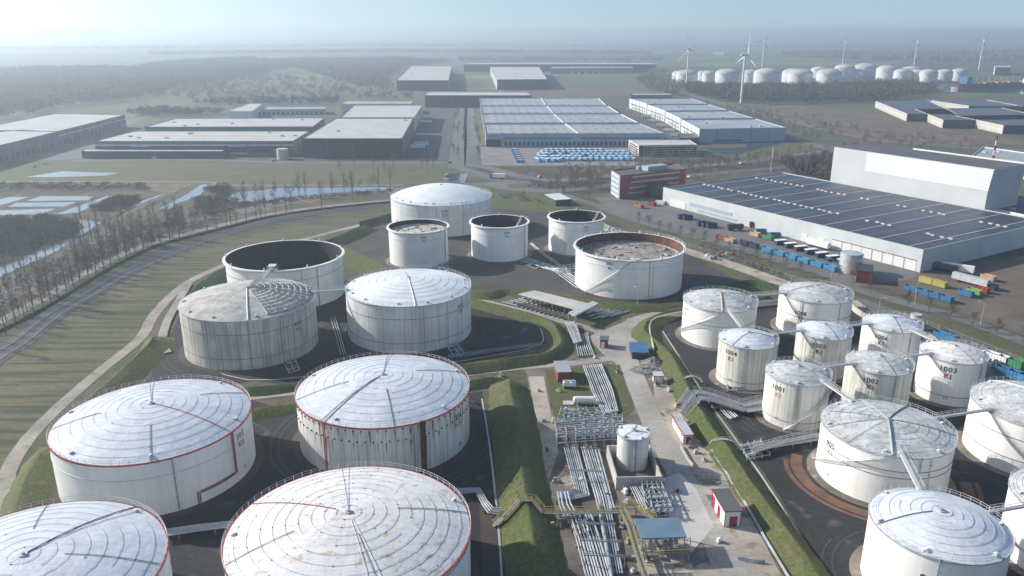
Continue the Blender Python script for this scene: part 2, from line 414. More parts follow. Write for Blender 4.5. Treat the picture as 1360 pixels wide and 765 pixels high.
# railway in its grass strip, the lane between the trees, the main road
RAIL = PP([(-80, 525), (0, 470), (23.5, 456), (70, 419), (118, 391), (165, 363), (212, 342), (250, 326), (325, 303), (400, 287), (475, 276), (530, 270), (590, 264)])
rs = spline(RAIL, 8)
strip('railway_ballast', rs, 11, .10, 'ballast', raw=True)
rt = thing('railway_track', 'two parallel railway tracks curving through the grass left of the tanks', 'railway', (0, 0, 0))
for k, c0 in enumerate((-2.4, 2.4)):
    ce = offs(rs, c0); bb = MB(); A_, B_ = offs(ce, 1.25), offs(ce, -1.25); n_ = len(ce)
    bb.add([(x, y, .16) for x, y in B_] + [(x, y, .16) for x, y in A_], [[i, i + 1, n_ + i + 1, n_ + i] for i in range(n_ - 1)], 'seam')
    bb.build('sleeper_bed', rt)
    for s in (-.72, .72): MB().tube([(x, y, .3) for x, y in offs(rs, c0 + s)], .09, 'rail_steel', 4).build('rail', rt)
LANE = PP([(-60, 455), (0, 427), (47, 402), (94, 374), (141, 348), (188, 327), (235, 314), (275, 304), (350, 286), (425, 275), (500, 267.5), (560, 262)])
strip('tree_lane', LANE, 5.5, .06, 'lane_grey')
HEDGE = offs(spline(LANE, 6), -7.5)
hb = MB()
v = []; f = []
for i, (x, y) in enumerate(HEDGE):
    a, b_ = offs(HEDGE, 1.1)[i], offs(HEDGE, -1.1)[i]; z = .9 + random.uniform(-.2, .25)
    v += [(a[0], a[1], 0), (a[0] * .8 + b_[0] * .2, a[1] * .8 + b_[1] * .2, z), (a[0] * .2 + b_[0] * .8, a[1] * .2 + b_[1] * .8, z), (b_[0], b_[1], 0)]
for i in range(len(HEDGE) - 1):
    for j in range(3): f.append([i * 4 + j, (i + 1) * 4 + j, (i + 1) * 4 + j + 1, i * 4 + j + 1])
hb.add(v, f, 'grass_dark'); tag(hb.build('hedge'), 'long low clipped hedge between the tree lane and the railway grass', 'hedge')
MAIN = PP([(-60, 425), (0, 398), (47, 376.5), (94, 351), (141, 329.5), (188, 313), (235, 300), (275, 291), (350, 275), (425, 262), (512, 254), (570, 249), (620, 246), (665, 243)])
strip('main_road', MAIN, 11, .06, 'asphalt_light')
strip('cycle_path', offs(spline(MAIN, 8), 13), 3.5, .06, 'asphalt', raw=True)
for o in (-5.1, 5.1): strip('road_edge_line', offs(spline(MAIN, 8), o), .2, .08, 'line_white', raw=True)
sheet('road_verge', PP([(-60, 412), (70, 362), (165, 318), (275, 285), (425, 256), (540, 246), (540, 256), (425, 268), (275, 298), (165, 334), (70, 386), (-60, 440)]), .03, 'brown_field')
sheet('striped_meadow', PP([(-10, 500), (23, 470), (70, 434), (118, 406), (165, 378), (212, 357), (250, 340), (325, 316), (400, 298), (475, 286), (520, 281), (518, 292), (479, 299), (438, 309), (400, 319), (350, 334), (300, 351), (247, 377), (187, 448), (140, 487), (81, 538), (38, 582), (9, 630), (-10, 700)]), .03, 'striped_grass')
strip('outer_track', PP([(-10, 790), (2, 720), (8, 678), (9, 630), (38, 582), (81, 538), (140, 487), (187, 448.5), (206, 416), (247, 377), (300, 351), (350, 334), (400.7, 319), (438, 309), (479, 299)]), 4.2, .06, 'dirt_path')
strip('bund_track', PP([(222, 470), (215, 455), (222, 428), (236, 403), (251, 378)]), 3.2, .5, 'dirt_path')
# far bank, canals and flooded fields left
for nm, pts, m_ in [
    ('canal', [(268, 245), (276, 245), (267, 258.7), (232, 272.5), (227, 278), (210, 278), (245, 260)], 'pond'),
    ('canal', [(312, 256), (375, 250), (522, 248.5), (522, 252), (450, 256), (390, 261), (350, 267.5), (310, 272), (295, 263)], 'pond'),
    ('flooded_field', [(0, 265), (13, 261.8), (38.6, 261.8), (0, 273)], 'pond'), ('flooded_field', [(35.3, 267.3), (54, 260.7), (125.7, 260.7), (118, 266.2)], 'pond'),
    ('flooded_field', [(10, 275), (22, 269.5), (102.6, 268.4), (86, 274.6)], 'pond'), ('flooded_field', [(0, 279.4), (75, 277.2), (53, 285), (0, 286)], 'pond'),
    ('stream', [(73, 285), (141, 260.7), (152, 260.7), (104, 282.7)], 'pond'), ('stream', [(141, 291.5), (159, 285), (183, 268.4), (214, 258.5), (212, 260.7), (170, 280.5)], 'pond'),
    ('pond', [(101, 291.8), (135, 295.3), (77.6, 333), (28, 355), (-20, 378), (-20, 366), (28, 343.5), (70.6, 317.6), (113, 302.4)], 'pond'),
    ('flooded_grass', [(33, 235.3), (84, 227.6), (120, 229), (159, 229.8), (140, 233.5), (68, 235.7)], 'pond'),
    ('canal', [(586, 236), (592, 230), (598, 232), (607, 233), (622, 230), (617, 243), (597, 243)], 'pond'),
    ('pond', [(939, 197), (990, 196), (992, 190.5), (1018.5, 189.4), (1038, 190.5), (972, 207), (952, 203.7)], 'water'),
]:
    sheet(nm, PP(pts), .12, m_)
sheet('wetland', PP([(-40, 243), (200, 243), (262, 243), (226, 262), (170, 290), (110, 312), (60, 345), (-40, 388)]), .05, 'scrub_ground')
sheet('dyke_top', PP([(140, 243.5), (262, 243), (215, 262), (196, 272), (150, 296), (176, 276), (216, 256)]), .07, 'reed')
sheet('canal_bank', PP([(255, 281), (262, 262), (300, 256), (318, 272), (400, 259), (520, 254), (520, 257), (400, 266), (300, 281)]), .05, 'reed')
strip('ditch_bank', PP([(-40, 241.5), (262, 241.5), (300, 246), (535, 246)]), 5, .09, 'seam')
sheet('meadow', PP([(-40, 218), (100, 214), (590, 214), (600, 243), (535, 246), (262, 242), (-40, 242)]), .03, 'grass')
# roads of the business park and the roundabout
strip('road', PP([(-40, 228), (60, 195), (130, 168), (180, 152), (240, 138)]), 14, .08, 'asphalt_light')
strip('road', PP([(95, 214), (240, 212), (400, 216), (540, 216), (600, 216)]), 8, .08, 'asphalt_light')
sheet('yard', PP([(20, 214), (60, 190), (165, 158), (195, 155), (128, 190), (128, 212)]), .05, 'asphalt_light')
strip('boulevard', PP([(606, 222), (610, 190), (612, 160), (614, 141)]), 15, .08, 'asphalt_light')
strip('boulevard', PP([(629, 222), (626, 190), (624, 160), (624, 141)]), 15, .08, 'asphalt_light')
strip('road', PP([(606, 222), (625, 228), (650, 236), (690, 243)]), 12, .09, 'asphalt_light')
strip('road', PP([(629, 218), (660, 226), (700, 236), (745, 240), (790, 236), (850, 227), (920, 221), (1000, 214), (1060, 205), (1120, 198)]), 12, .09, 'asphalt_light')
strip('road', PP([(650, 246), (700, 253), (760, 252), (840, 242), (930, 232), (1010, 225), (1110, 214)]), 11, .10, 'asphalt_light')
strip('road', PP([(690, 243), (720, 250), (745, 258), (790, 272), (838, 290.6), (906, 310), (972, 328), (1038, 346), (1105, 368), (1132, 382), (1197, 401), (1268, 421), (1360, 454), (1460, 492)]), 7.5, .11, 'asphalt_light')
rc = P(690, 247); rb = MB()
rb.lathe([(9, 0.13), (20, 0.13)], 'asphalt_light', 48, *rc); rb.build('roundabout', kind='structure')
MB().lathe([(0.01, .6), (5, .5), (9, .15)], 'grass', 32, *rc).build('roundabout_island', kind='structure', smooth=True)
# motorway corridor right of the white warehouse
strip('road', PP([(850, 122), (920, 138), (985, 160), (1060, 186), (1110, 200)]), 14, .08, 'asphalt_light')
strip('road', PP([(880, 116), (960, 138), (1040, 158), (1120, 178), (1200, 190), (1360, 200)]), 14, .08, 'asphalt_light')
sheet('brown_field', PP([(1000, 150), (1040, 139), (1160, 150), (1280, 175), (1360, 186), (1360, 197), (1200, 190), (1110, 176)]), .05, 'brown_field')
sheet('park_verge', PP([(630, 224), (840, 214), (1110, 196), (1110, 240), (1040, 230), (880, 249), (740, 262), (690, 245)]), .04, 'scrub_ground')
sheet('green_bank', PP([(968, 209), (1005, 197), (1085, 190), (1090, 196), (1010, 212)]), .06, 'grass')
sheet('brown_field', PP([(540, 116), (860, 116), (880, 127), (540, 130)]), .05, 'brown_field')
sheet('green_field', PP([(735, 100), (842, 97), (858, 117), (745, 117)]), .07, 'grass')
sheet('green_field', PP([(130, 150), (165, 137), (270, 137), (280, 150)]), .06, 'grass')
sheet('parking_lot', PP([(632, 195), (840, 195), (850, 220), (630, 220)]), .07, 'lane_grey')
sheet('loading_yard', PP([(560, 141), (600, 141), (598, 214), (520, 214)]), .06, 'asphalt')
sheet('loading_yard', PP([(800, 130), (835, 131), (930, 190), (915, 196), (882, 190)]), .06, 'asphalt')
sheet('distribution_yard', PP([(790, 262), (820, 262), (884, 262), (1222, 364), (1205, 372), (1140, 380), (1040, 352), (960, 325), (880, 298), (810, 282)]), .06, 'asphalt_light')
sheet('ploughed_field', PP([(1140, 380), (1222, 362), (1480, 320), (1480, 470), (1360, 445), (1268, 412), (1200, 392)]), .05, 'plough')
# ------------------------------------------------------------------ tank farm floors
sheet('bund_floor', PP([(455, 330), (518, 290), (660, 268), (730, 262), (800, 290), (905, 330), (1000, 385), (905, 398), (842, 402), (742, 388), (620, 383), (540, 368)]), .05, 'bund_floor_grey')
sheet('bund_floor', PP([(395, 362), (640, 405), (728, 428), (740, 452), (640, 480), (560, 490), (390, 512), (340, 506), (200, 525), (203, 480), (222, 455), (240, 415), (290, 360)]), .06, 'bund_floor')
sheet('bund_floor', PP([(60, 620), (200, 500), (330, 530), (392, 548), (640, 520), (655, 600), (668, 760), (672, 900), (-40, 900), (-10, 700)]), .05, 'bund_floor')
sheet('stone_border', PP([(120, 440)] * 0 + [(636, 650), (662, 650), (672, 765), (640, 765)]), .08, 'bund_brown')
sheet('bund_floor', PP([(878, 436), (906, 418), (1030, 405), (1140, 398), (1230, 430), (1480, 560), (1480, 900), (1130, 900), (1098, 765), (1034, 657), (992, 596), (937, 522), (895, 466)]), .06, 'bund_floor')
sheet('yard', PP([(700, 498), (690, 480), (740, 470), (800, 440), (860, 432), (884, 497), (919, 553), (942, 592), (1013, 716), (1060, 800), (1080, 900), (730, 900), (724, 680)]), .03, 'yard_dirt')
sheet('yard_sand', PP([(866, 470), (882, 497), (919, 553), (942, 592), (1013, 716), (1050, 790), (960, 790), (925, 700), (900, 610), (870, 550)]), .07, 'sand')
sheet('yard_sand', PP([(702, 500), (722, 500), (742, 600), (728, 640), (712, 560)]), .06, 'sand')
sheet('grass_patch', PP([(800, 482), (822, 486), (842, 545), (826, 556), (806, 520)]), .09, 'grass_green')
sheet('grass_patch', PP([(728, 455), (795, 450), (812, 466), (770, 476)]), .08, 'grass_green')
sheet('grass_patch', PP([(724, 492), (775, 487), (790, 550), (736, 556)]), .08, 'grass_green')
strip('site_road', PP([(845, 424), (834, 445), (832, 470), (852, 524), (871, 569), (906, 636), (943, 700), (979, 765), (1010, 830)]), 6.8, .10, 'road_concrete')
strip('site_road', PP([(836, 470), (810, 476), (760, 483), (700, 487), (640, 494), (560, 504), (470, 513), (392, 521), (332, 528), (300, 534)]), 4.2, .11, 'road_concrete')
strip('site_road', PP([(800, 450), (794, 440), (755, 429), (722, 421), (677, 409), (640, 400), (600, 391), (540, 378), (460, 352), (400, 338)]), 4.2, .11, 'road_concrete')
strip('site_road', PP([(815, 452), (830, 434), (858, 421), (907, 414), (1010, 404), (1100, 396)]), 6, .12, 'road_concrete')
sheet('road_patch', PP([(868, 640), (902, 628), (925, 650), (948, 700), (918, 735), (895, 700)]), .115, 'concrete_light')
sheet('road_apron', PP([(780, 448), (835, 425), (855, 445), (850, 470), (820, 485), (800, 470)]), .105, 'road_concrete')
strip('sand_track', PP([(770, 285), (812, 305), (906.6, 332), (978, 354), (1039, 376), (1100, 398), (1150, 404)]), 9, .08, 'sand')
sheet('grass_slope', PP([(905, 345), (1040, 385), (1060, 402), (1000, 408), (905, 378)]), .045, 'grass_green')
sheet('scrap_yard', PP([(1130, 392), (1200, 415), (1250, 452), (1480, 540), (1480, 600), (1330, 520), (1240, 470), (1190, 440)]), .09, 'asphalt_light')
sheet('grass_verge', PP([(640, 262), (720, 262), (760, 275), (730, 282), (640, 275)]), .08, 'grass_green')
sheet('grass_slope', PP([(455, 325), (520, 358), (640, 392), (620, 398), (520, 380), (440, 350)]), .055, 'grass_green')
# ------------------------------------------------------------------ embankments
berm('embankment', PP([(-5, 760), (10, 710), (22, 668), (35, 636), (52, 606), (72, 582)], 2.5), 4, 6, 2.6, 'grass_green')
berm('embankment', PP([(95, 552), (128, 521), (165, 488), (197, 458), (206, 440)], 2.5), 3, 7, 2.8, 'grass_green')
berm('embankment', PP([(250, 392), (268, 374), (300, 355), (345, 343), (400, 330), (432, 320), (460, 309), (490, 296)], 3), 3, 8, 3.2, 'grass_dark')
berm('embankment', PP([(440, 340), (500, 358), (560, 372), (640, 388), (670, 383), (715, 386), (742, 391), (800, 402), (842, 405), (906, 402), (960, 396)], 2.0), 3, 4, 2.2, 'grass_green')
berm('embankment', PP([(906, 398), (960, 380), (1005, 372), (1040, 388)], 1.5), 4, 4, 1.6, 'grass_dark')
berm('embankment', PP([(610, 392), (650, 402), (690, 412), (728, 424), (741, 440), (744, 456), (725, 468), (680, 475), (640, 480), (560, 492), (480, 500)], 2.5), 4, 4, 2.6, 'grass_green')
berm('embankment', PP([(480, 494), (392, 508), (330, 514), (300, 514)], 2), 3, 3, 2.0, 'grass_dark')
berm('embankment', PP([(300, 548), (392, 536), (480, 527), (560, 515), (620, 506), (650, 501), (674, 497)], 2), 3.5, 3.5, 2.2, 'grass_green')
berm('embankment', PP([(674, 494), (679, 525), (684.4, 554), (691.5, 613), (700, 668), (712, 735), (720, 790), (730, 880)], 3.4), 6.2, 6.4, 3.6, 'grass_green')
berm('embankment', PP([(1032, 392), (960, 402), (900, 410), (862, 424), (856, 440), (865, 447), (890, 471), (907, 501), (928, 541), (954, 581), (962, 588), (1002, 646), (1050, 710), (1085, 762), (1130, 830)], 2.3), 3.8, 4.2, 2.5, 'grass_green')
# ================================================================== STORAGE TANKS
HW, HE = 17.5, 14.1
def roof_z(kind, rise, r, R0, h):
    t = r / R0
    return h + .12 + (rise * (1 - t * t) if kind == 'dome' else rise * (1 - t))
def railing(parent, r, h, x0=0, step=2.2, arc=(0, 360), m='rail_light', hh=1.2, th=.055):
    b = MB(); a0, a1 = R(arc[0]), R(arc[1]); n = max(3, int((a1 - a0) * r / step)); full = arc[1] - arc[0] >= 359
    ring = []
    for k in range(n + (0 if full else 1)):
        a = a0 + (a1 - a0) * k / n; x, y = r * math.cos(a), r * math.sin(a); ring.append((x, y))
        b.tube([(x, y, h), (x, y, h + hh)], th, m, 4)
    for z in (hh, hh * .55):
        pts = [(r * math.cos(a0 + (a1 - a0) * k / (n * 2)), r * math.sin(a0 + (a1 - a0) * k / (n * 2)), h + z) for k in range(n * 2 + (0 if full else 1))]
        b.tube(pts, th * .8, m, 4, closed=full)
    return b.build('railing', parent)
def stair(parent, r, h, d0, d1, z0=0, z1=None, wd=.9):
    """helical stair hugging the shell from bearing d0 (foot) to d1 (head)"""
    z1 = h if z1 is None else z1; n = 40; b = MB(); rl = MB(); ra, rb_ = r + .25, r + .25 + wd; o = []; i_ = []
    for k in range(n + 1):
        t = k / n; a = d0 + (d1 - d0) * t; z = z0 + (z1 - z0) * t
        i_.append((ra * math.cos(a), ra * math.sin(a), z)); o.append((rb_ * math.cos(a), rb_ * math.sin(a), z))
        if k < n: b.beam(i_[-1], o[-1], .3, .06, 'galv')
    b.tube(i_, .09, 'galv', 4); b.tube(o, .11, 'galv', 4); b.build('flight', (st := thing_part('stair', parent)))
    rl.tube([(x, y, z + 1.1) for x, y, z in o], .05, 'rail_light', 4); rl.tube([(x, y, z + .55) for x, y, z in o], .04, 'rail_light', 4)
    for k in range(0, n + 1, 3): rl.tube([o[k], (o[k][0], o[k][1], o[k][2] + 1.1)], .04, 'rail_light', 4)
    rl.build('handrail', st); return st
def thing_part(name, parent):
    o = bpy.data.objects.new(name, None); COL.objects.link(o); o.parent = parent; o.empty_display_size = .3; return o
TANKS = {}
def tank(key, x, y, r, h, label, group, shell='shell_white', roof='roof_white', kind='dome', rise=3.9, rim='galv', rings=7, ring_m='ring_grey',
         girders=(.93,), girder_m='seam', num=None, num_d=0, num_z=.78, size=2.2, mark='KI', mark_m='red', num_m='black_paint', pipes=(), red_pipe=None,
         stairs=None, rail=True, radials=(), vents=0, low_mark=True, dents=0):
    t = thing('storage_tank', label, 'storage tank', (x, y, 0), 0, group); TANKS[key] = (x, y, r, h)
    ac = math.atan2(-y, -x)
    D = lambda d: ac + R(d)
    seg = 112 if r > 12 else 72
    MB().lathe([(r + 2.2, .09), (r + 1.9, .22), (r - .2, .24)], 'yard_dirt' if r < 20 else 'bund_brown', seg).build('foundation', t, smooth=True)
    MB().lathe([(r + .02, 0), (r, .3), (r, h * .25), (r, h * .5), (r, h * .75), (r, h)], shell, seg).build('shell', t, smooth=True)
    if kind != 'open':
        n = 20; prof = [(max(.001, r * (1 - k / n)), roof_z(kind, rise, r * (1 - k / n), r, h)) for k in range(n + 1)]
        b = MB(); b.lathe(prof, roof, seg)
        b.v = [(a, c, z + (random.uniform(-.035, .035) if r > 20 and math.hypot(a, c) < r - .5 else 0)) for a, c, z in b.v]
        b.build('roof', t, smooth=True)
        MB().lathe([(r, h - .22), (r + .28, h - .2), (r + .3, h + .12), (r - .1, h + .14)], rim, seg).build('rim', t)
        for k in range(rings):
            q = r * (k + 1) / (rings + .8); z = roof_z(kind, rise, q, r, h) + .1
            b = MB(); a0 = random.uniform(0, 6.28); cut = random.uniform(.0, .9) if k < rings - 1 else 0; m_ = max(24, int(q * 4))
            aa = 2 * math.pi - cut
            b.tube([(q * math.cos(a0 + aa * i / m_), q * math.sin(a0 + aa * i / m_), z) for i in range(m_ + 1)], .038 if r > 12 else .03, ring_m, 4)
            if key == '302' or k % 3 == 0 and r > 12:
                for i in range(0, m_, 7 if key == '302' else 17): b.box(q * math.cos(a0 + aa * i / m_), q * math.sin(a0 + aa * i / m_), z - .08, .22, .22, .16, ring_m, a0 + aa * i / m_)
            b.build('spray_ring', t)
        b = MB(); z = roof_z(kind, rise, 0, r, h); b.cyl(0, 0, z - .05, z + .25, .7, 'galv', 20); b.cyl(0, 0, z + .25, z + .6, .3, 'steel', 12); b.build('hatch', t)
        for d in radials:
            a = D(d[0]); q0, q1 = d[1] * r, d[2] * r; m_ = d[3] if len(d) > 3 else 'seam'
            MB().tube([(q * math.cos(a), q * math.sin(a), roof_z(kind, rise, q, r, h) + .14) for q in np.linspace(q0, q1, 7)], d[4] if len(d) > 4 else .08, m_, 4).build('roof_pipe', t)
        for k in range(vents):
            a = D(-150 + 300 * (k + .5) / vents + random.uniform(-6, 6)); q = r * .93; z = roof_z(kind, rise, q, r, h)
            v = MB(); v.box(q * math.cos(a), q * math.sin(a), z, .9, .7, .35, 'galv', a); v.cyl(q * math.cos(a), q * math.sin(a), z + .35, z + .6, .3, 'white_paint', 10); v.build('vent', t)
    for g in girders:
        MB().lathe([(r, h * g - .09), (r + .1, h * g - .07), (r + .1, h * g + .07), (r, h * g + .09)], girder_m, seg).build('girder', t)
    for d in pipes:
        a = D(d[0]); m_ = d[1] if len(d) > 1 else 'steel'; rr = r + .28
        b = MB(); b.tube([(rr * math.cos(a), rr * math.sin(a), .3), (rr * math.cos(a), rr * math.sin(a), h + .3)], d[2] if len(d) > 2 else .12, m_, 6)
        for z in np.arange(1.5, h, 2.5): b.beam((r * math.cos(a), r * math.sin(a), z), (rr * math.cos(a), rr * math.sin(a), z), .4, .1, 'seam')
        b.build('riser_pipe', t)
    if num:
        wrap_text(num, size, num_m, r, D(num_d), h * num_z, 'tank_number', t)
        wrap_text(mark, size, mark_m, r, D(num_d + math.degrees(.2 / r)), h * num_z - size * 1.02, 'grade_mark', t)
        if low_mark: wrap_text('VG', size * .45, num_m, r, D(num_d + math.degrees(.6 / r)), h * .16, 'small_mark', t)
    if red_pipe:
        d0, d1, zc, m_ = red_pipe
        a0, a1 = D(d0), D(d1)
        for o_ in (0, .45):
            rr = r + .3; pts = [(rr * math.cos(a0 + o_ / r), rr * math.sin(a0 + o_ / r), h)]
            zz = h * zc - o_; pts.append((rr * math.cos(a0 + o_ / r), rr * math.sin(a0 + o_ / r), zz))
            if d1 != d0:
                for k in range(1, 13): a = a0 + (a1 - a0) * k / 12 + o_ / r; pts.append((rr * math.cos(a), rr * math.sin(a), zz))
            pts.append((rr * math.cos(a1 + o_ / r), rr * math.sin(a1 + o_ / r), .3))
            MB().tube(pts, .13, m_, 6).build('foam_pipe', t)
    if stairs: stair(t, r, h, D(stairs[0]), D(stairs[1]), *(stairs[2:] if len(stairs) > 2 else ()))
    if rail: railing(t, r + .15, h + .1, step=2.0 if r > 12 else 1.7)
    return t, ac
def open_top(t, r, h, depth, inner, froof, ac, posts=14, rim_w=.95, ladder=None, debris=0):
    seg = 112 if r > 20 else 80
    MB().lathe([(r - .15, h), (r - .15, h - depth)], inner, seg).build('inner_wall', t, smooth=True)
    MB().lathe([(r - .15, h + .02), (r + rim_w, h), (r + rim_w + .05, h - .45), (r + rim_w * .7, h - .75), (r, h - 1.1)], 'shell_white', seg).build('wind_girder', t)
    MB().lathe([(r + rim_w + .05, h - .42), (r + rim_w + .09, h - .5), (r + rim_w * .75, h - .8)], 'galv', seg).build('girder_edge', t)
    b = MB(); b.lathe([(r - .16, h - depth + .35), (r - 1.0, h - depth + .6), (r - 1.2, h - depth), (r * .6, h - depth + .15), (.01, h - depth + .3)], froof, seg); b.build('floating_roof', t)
    for k in range(posts):
        a = ac + 2 * math.pi * (k + .5) / posts; q = r + rim_w * .3
        MB().cyl(q * math.cos(a), q * math.sin(a), h, h + 1.2, .35, 'white_paint', 8, r1=.2).build('foam_maker', t)
    if ladder is not None:
        a = ac + R(ladder); p = Vector((r * math.cos(a), r * math.sin(a), h + .5)); q = Vector((r * .35 * math.cos(a), r * .35 * math.sin(a), h - depth + .6))
        b = MB(); s = Vector((-math.sin(a), math.cos(a), 0)) * .5
        for k in (-1, 1): b.beam(p + s * k, q + s * k, .14, .3, 'rail_light')
        for k in range(18): c = p + (q - p) * k / 18; b.beam(c - s, c + s, .25, .06, 'rail_light')
        b.build('rolling_ladder', t)
        b = MB(); b.box(p.x, p.y, h + .3, 2.6, 2, .15, 'rail_light', a)
        for sx in (-1, 1):
            for sy in (-1, 1): b.box(p.x + sx * 1.1, p.y + sy * .9, h + .3, .1, .1, 1.6, 'rail_light')
        b.build('gauge_platform', t)
    for k in range(debris):
        a = random.uniform(0, 6.28); q = r * .85 * math.sqrt(random.random())
        MB().box(q * math.cos(a), q * math.sin(a), h - depth + .25, random.uniform(.8, 4), random.uniform(.15, .5), random.uniform(.15, .4), random.choice(['galv', 'seam', 'rust', 'rail_light']), random.uniform(0, 3)).build('roof_fitting', t)
GA, GB, GC = 'large tanks on the near left', 'tanks of the middle bunds', 'white tanks of the right hand bund'
# near left
_, a = tank('303', -90.9, 180.6, 23.4, 14.3, 'white tank 303 with red roof rim and an L-shaped red pipe run on its shell', GA, rim='red', rings=8, num='303', num_d=53, num_z=.77,
     mark='KII', pipes=[(6,)], red_pipe=(44, 17, .25, 'red'), radials=[(44, 0, 1, 'red', .1), (176, .0, 1, 'ring_grey', .07), (179, 0, 1, 'ring_grey', .07), (-5, .45, 1), (100, .5, 1), (-100, .5, 1)], girders=(.72,), girder_m='rail_light', vents=5)
tank('301', -87.5, 119.9, 23.3, 14.3, 'white tank cut off by the bottom left corner, seen mostly as a pale roof', GA, rim='red', rings=8,
     radials=[(118, 0, 1, 'red', .1), (112, 0, 1, 'seam', .05), (60, .3, 1), (165, .4, 1)], vents=4, girders=(.72,), girder_m='rail_light')
tank('302', -31.9, 133.2, 23.6, 14.3, 'closest white tank at the bottom centre with rust-tinted roof and bracketed spray rings', GA, shell='shell_white', roof='roof_rust', rim='red_rust', rings=9,
     num='302', num_d=80, num_z=.55, mark='KIII', radials=[(-125, .12, 1, 'red_rust', .09), (-75, .45, 1), (90, .4, 1), (178, .05, 1, 'ring_grey', .05), (182, .05, 1, 'ring_grey', .05), (12, .3, 1, 'seam', .06), (8, .1, 1, 'rail_light', .05), (15, .1, .9, 'rail_light', .05)], vents=3)
_, a = tank('304', -35.3, 198.3, 23.4, 14.3, 'white tank 304 streaked with rust, red rim and a wide rusty vertical pipe', GA, shell='shell_rusty', rim='red_rust', rings=8, num='304', num_d=54, num_z=.72,
     mark='KIII', mark_m='red_faded', pipes=[(17,), (22, 'rust', .4), (24, 'rust', .25)], red_pipe=(-41, -41, .3, 'red_rust'), radials=[(-40, .05, 1, 'seam', .1), (-43, .05, 1, 'seam', .07), (5, .35, 1), (-80, .4, 1), (105, .4, 1), (172, 0, 1, 'ring_grey', .06), (175, 0, 1, 'ring_grey', .06)], vents=4,
     girders=(.985,), girder_m='red_rust')
t304 = _
b = MB()
for zz in (.93, .72):
    for k in range(-80, 81, 5):
        q = a + R(k + (2 if zz < .8 else 0)); b.box(23.5 * math.cos(q), 23.5 * math.sin(q), 14.3 * zz, .3, .3, .35, 'black_paint', q)
b.build('bracket_row', t304)
b = MB()
for k in range(95):
    q = a + R(random.choice(range(-80, 81, 5)) + random.uniform(-.5, .5)); z1 = 14.3 * random.choice([.93, .72, .97]) - .2; L_ = random.uniform(.8, 5.5) * (1.6 if q > a + .2 else .8); w_ = random.uniform(.05, .2) / 23.4
    b.add([(23.43 * math.cos(q - w_), 23.43 * math.sin(q - w_), z1), (23.43 * math.cos(q + w_), 23.43 * math.sin(q + w_), z1), (23.43 * math.cos(q), 23.43 * math.sin(q), max(.3, z1 - L_))], [[0, 2, 1]], 'rust_drip')
b.build('rust_streaks', t304)
# weathered pair and open tank
_, a = tank('403', -93.3, 264.8, 22.9, HW, 'weathered grey tank with half of its old roof a lattice of exposed ribs', GB, shell='shell_dirty', roof='roof_old', rim='galv', rings=0, kind='dome', rise=3.9, num='403', num_d=41, num_z=.68, size=2.0, mark_m='black_paint',
     girders=(.72, .23), pipes=[(-3,), (24,), (-32, 'galv', .08)], rail=False, vents=9, radials=[(-2, .02, 1, 'rail_light', .25), (102, 0, 1, 'rail_light', .5)])
t403, a403 = _, a
for k in range(9):                      # raised lattice ribs over the right hand half of the roof
    q = 4 + k * 2.05; b = MB(); n = int(q * 2.2) + 6
    b.tube([(q * math.cos(a403 + R(15) + R(150) * i / n), q * math.sin(a403 + R(15) + R(150) * i / n), roof_z('dome', 3.9, q, 22.9, HW) + .42) for i in range(n + 1)], .18, 'roof_pale', 4)
    b.build('lattice_hoop', t403)
for k in range(18):
    q = a403 + R(15 + 150 * k / 17); q0 = 4 if k % 2 == 0 else 10
    MB().beam((q0 * math.cos(q), q0 * math.sin(q), roof_z('dome', 3.9, q0, 22.9, HW) + .3), (21.5 * math.cos(q), 21.5 * math.sin(q), roof_z('dome', 3.9, 21.5, 22.9, HW) + .3), .22, .5, 'roof_pale').build('lattice_rib', t403)
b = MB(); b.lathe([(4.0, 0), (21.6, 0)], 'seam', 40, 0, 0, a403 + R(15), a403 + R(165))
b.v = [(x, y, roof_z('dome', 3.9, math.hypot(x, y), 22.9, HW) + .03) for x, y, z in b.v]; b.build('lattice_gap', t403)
_, a = tank('404', -96.6, 323.8, 24.0, HW, 'open-topped white tank, black and empty inside, behind the weathered tank', GB, kind='open', girders=(.72,), pipes=[(30, 'steel', .18), (14, 'galv', .1)], rail=False)
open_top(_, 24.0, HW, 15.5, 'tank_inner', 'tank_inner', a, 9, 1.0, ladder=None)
b = MB(); p = -96.6 + 0; q = a - R(12)
b.box(24.3 * math.cos(q), 24.3 * math.sin(q), HW + .1, 4, 3, .2, 'rail_light', q)
for k in (-1.8, 0, 1.8):
    for j in (-1.3, 1.3): b.box(24.3 * math.cos(q) + k, 24.3 * math.sin(q) + j, HW + .1, .15, .15, 2.2, 'rail_light')
b.box(24.3 * math.cos(q), 24.3 * math.sin(q), HW + 2.2, 3.9, 2.9, .12, 'rail_light', q); b.build('gauge_platform', _)
_, a = tank('402', -38.4, 279.4, 23.0, HW, 'white tank 402 with smooth bright roof and brown vertical streaks below its girder', GB, shell='shell_402', roof='roof_smooth', rings=7, ring_m='galv', rise=3.3, num='402', num_d=52, num_z=.76, size=2.0,
     mark_m='black_paint', girders=(.73, .22), pipes=[(12,), (35, 'galv', .12), (-25, 'galv', .08)], radials=[(5, 0, 1, 'steel', .2), (-172, 0, 1, 'steel', .15)], vents=10, low_mark=True)
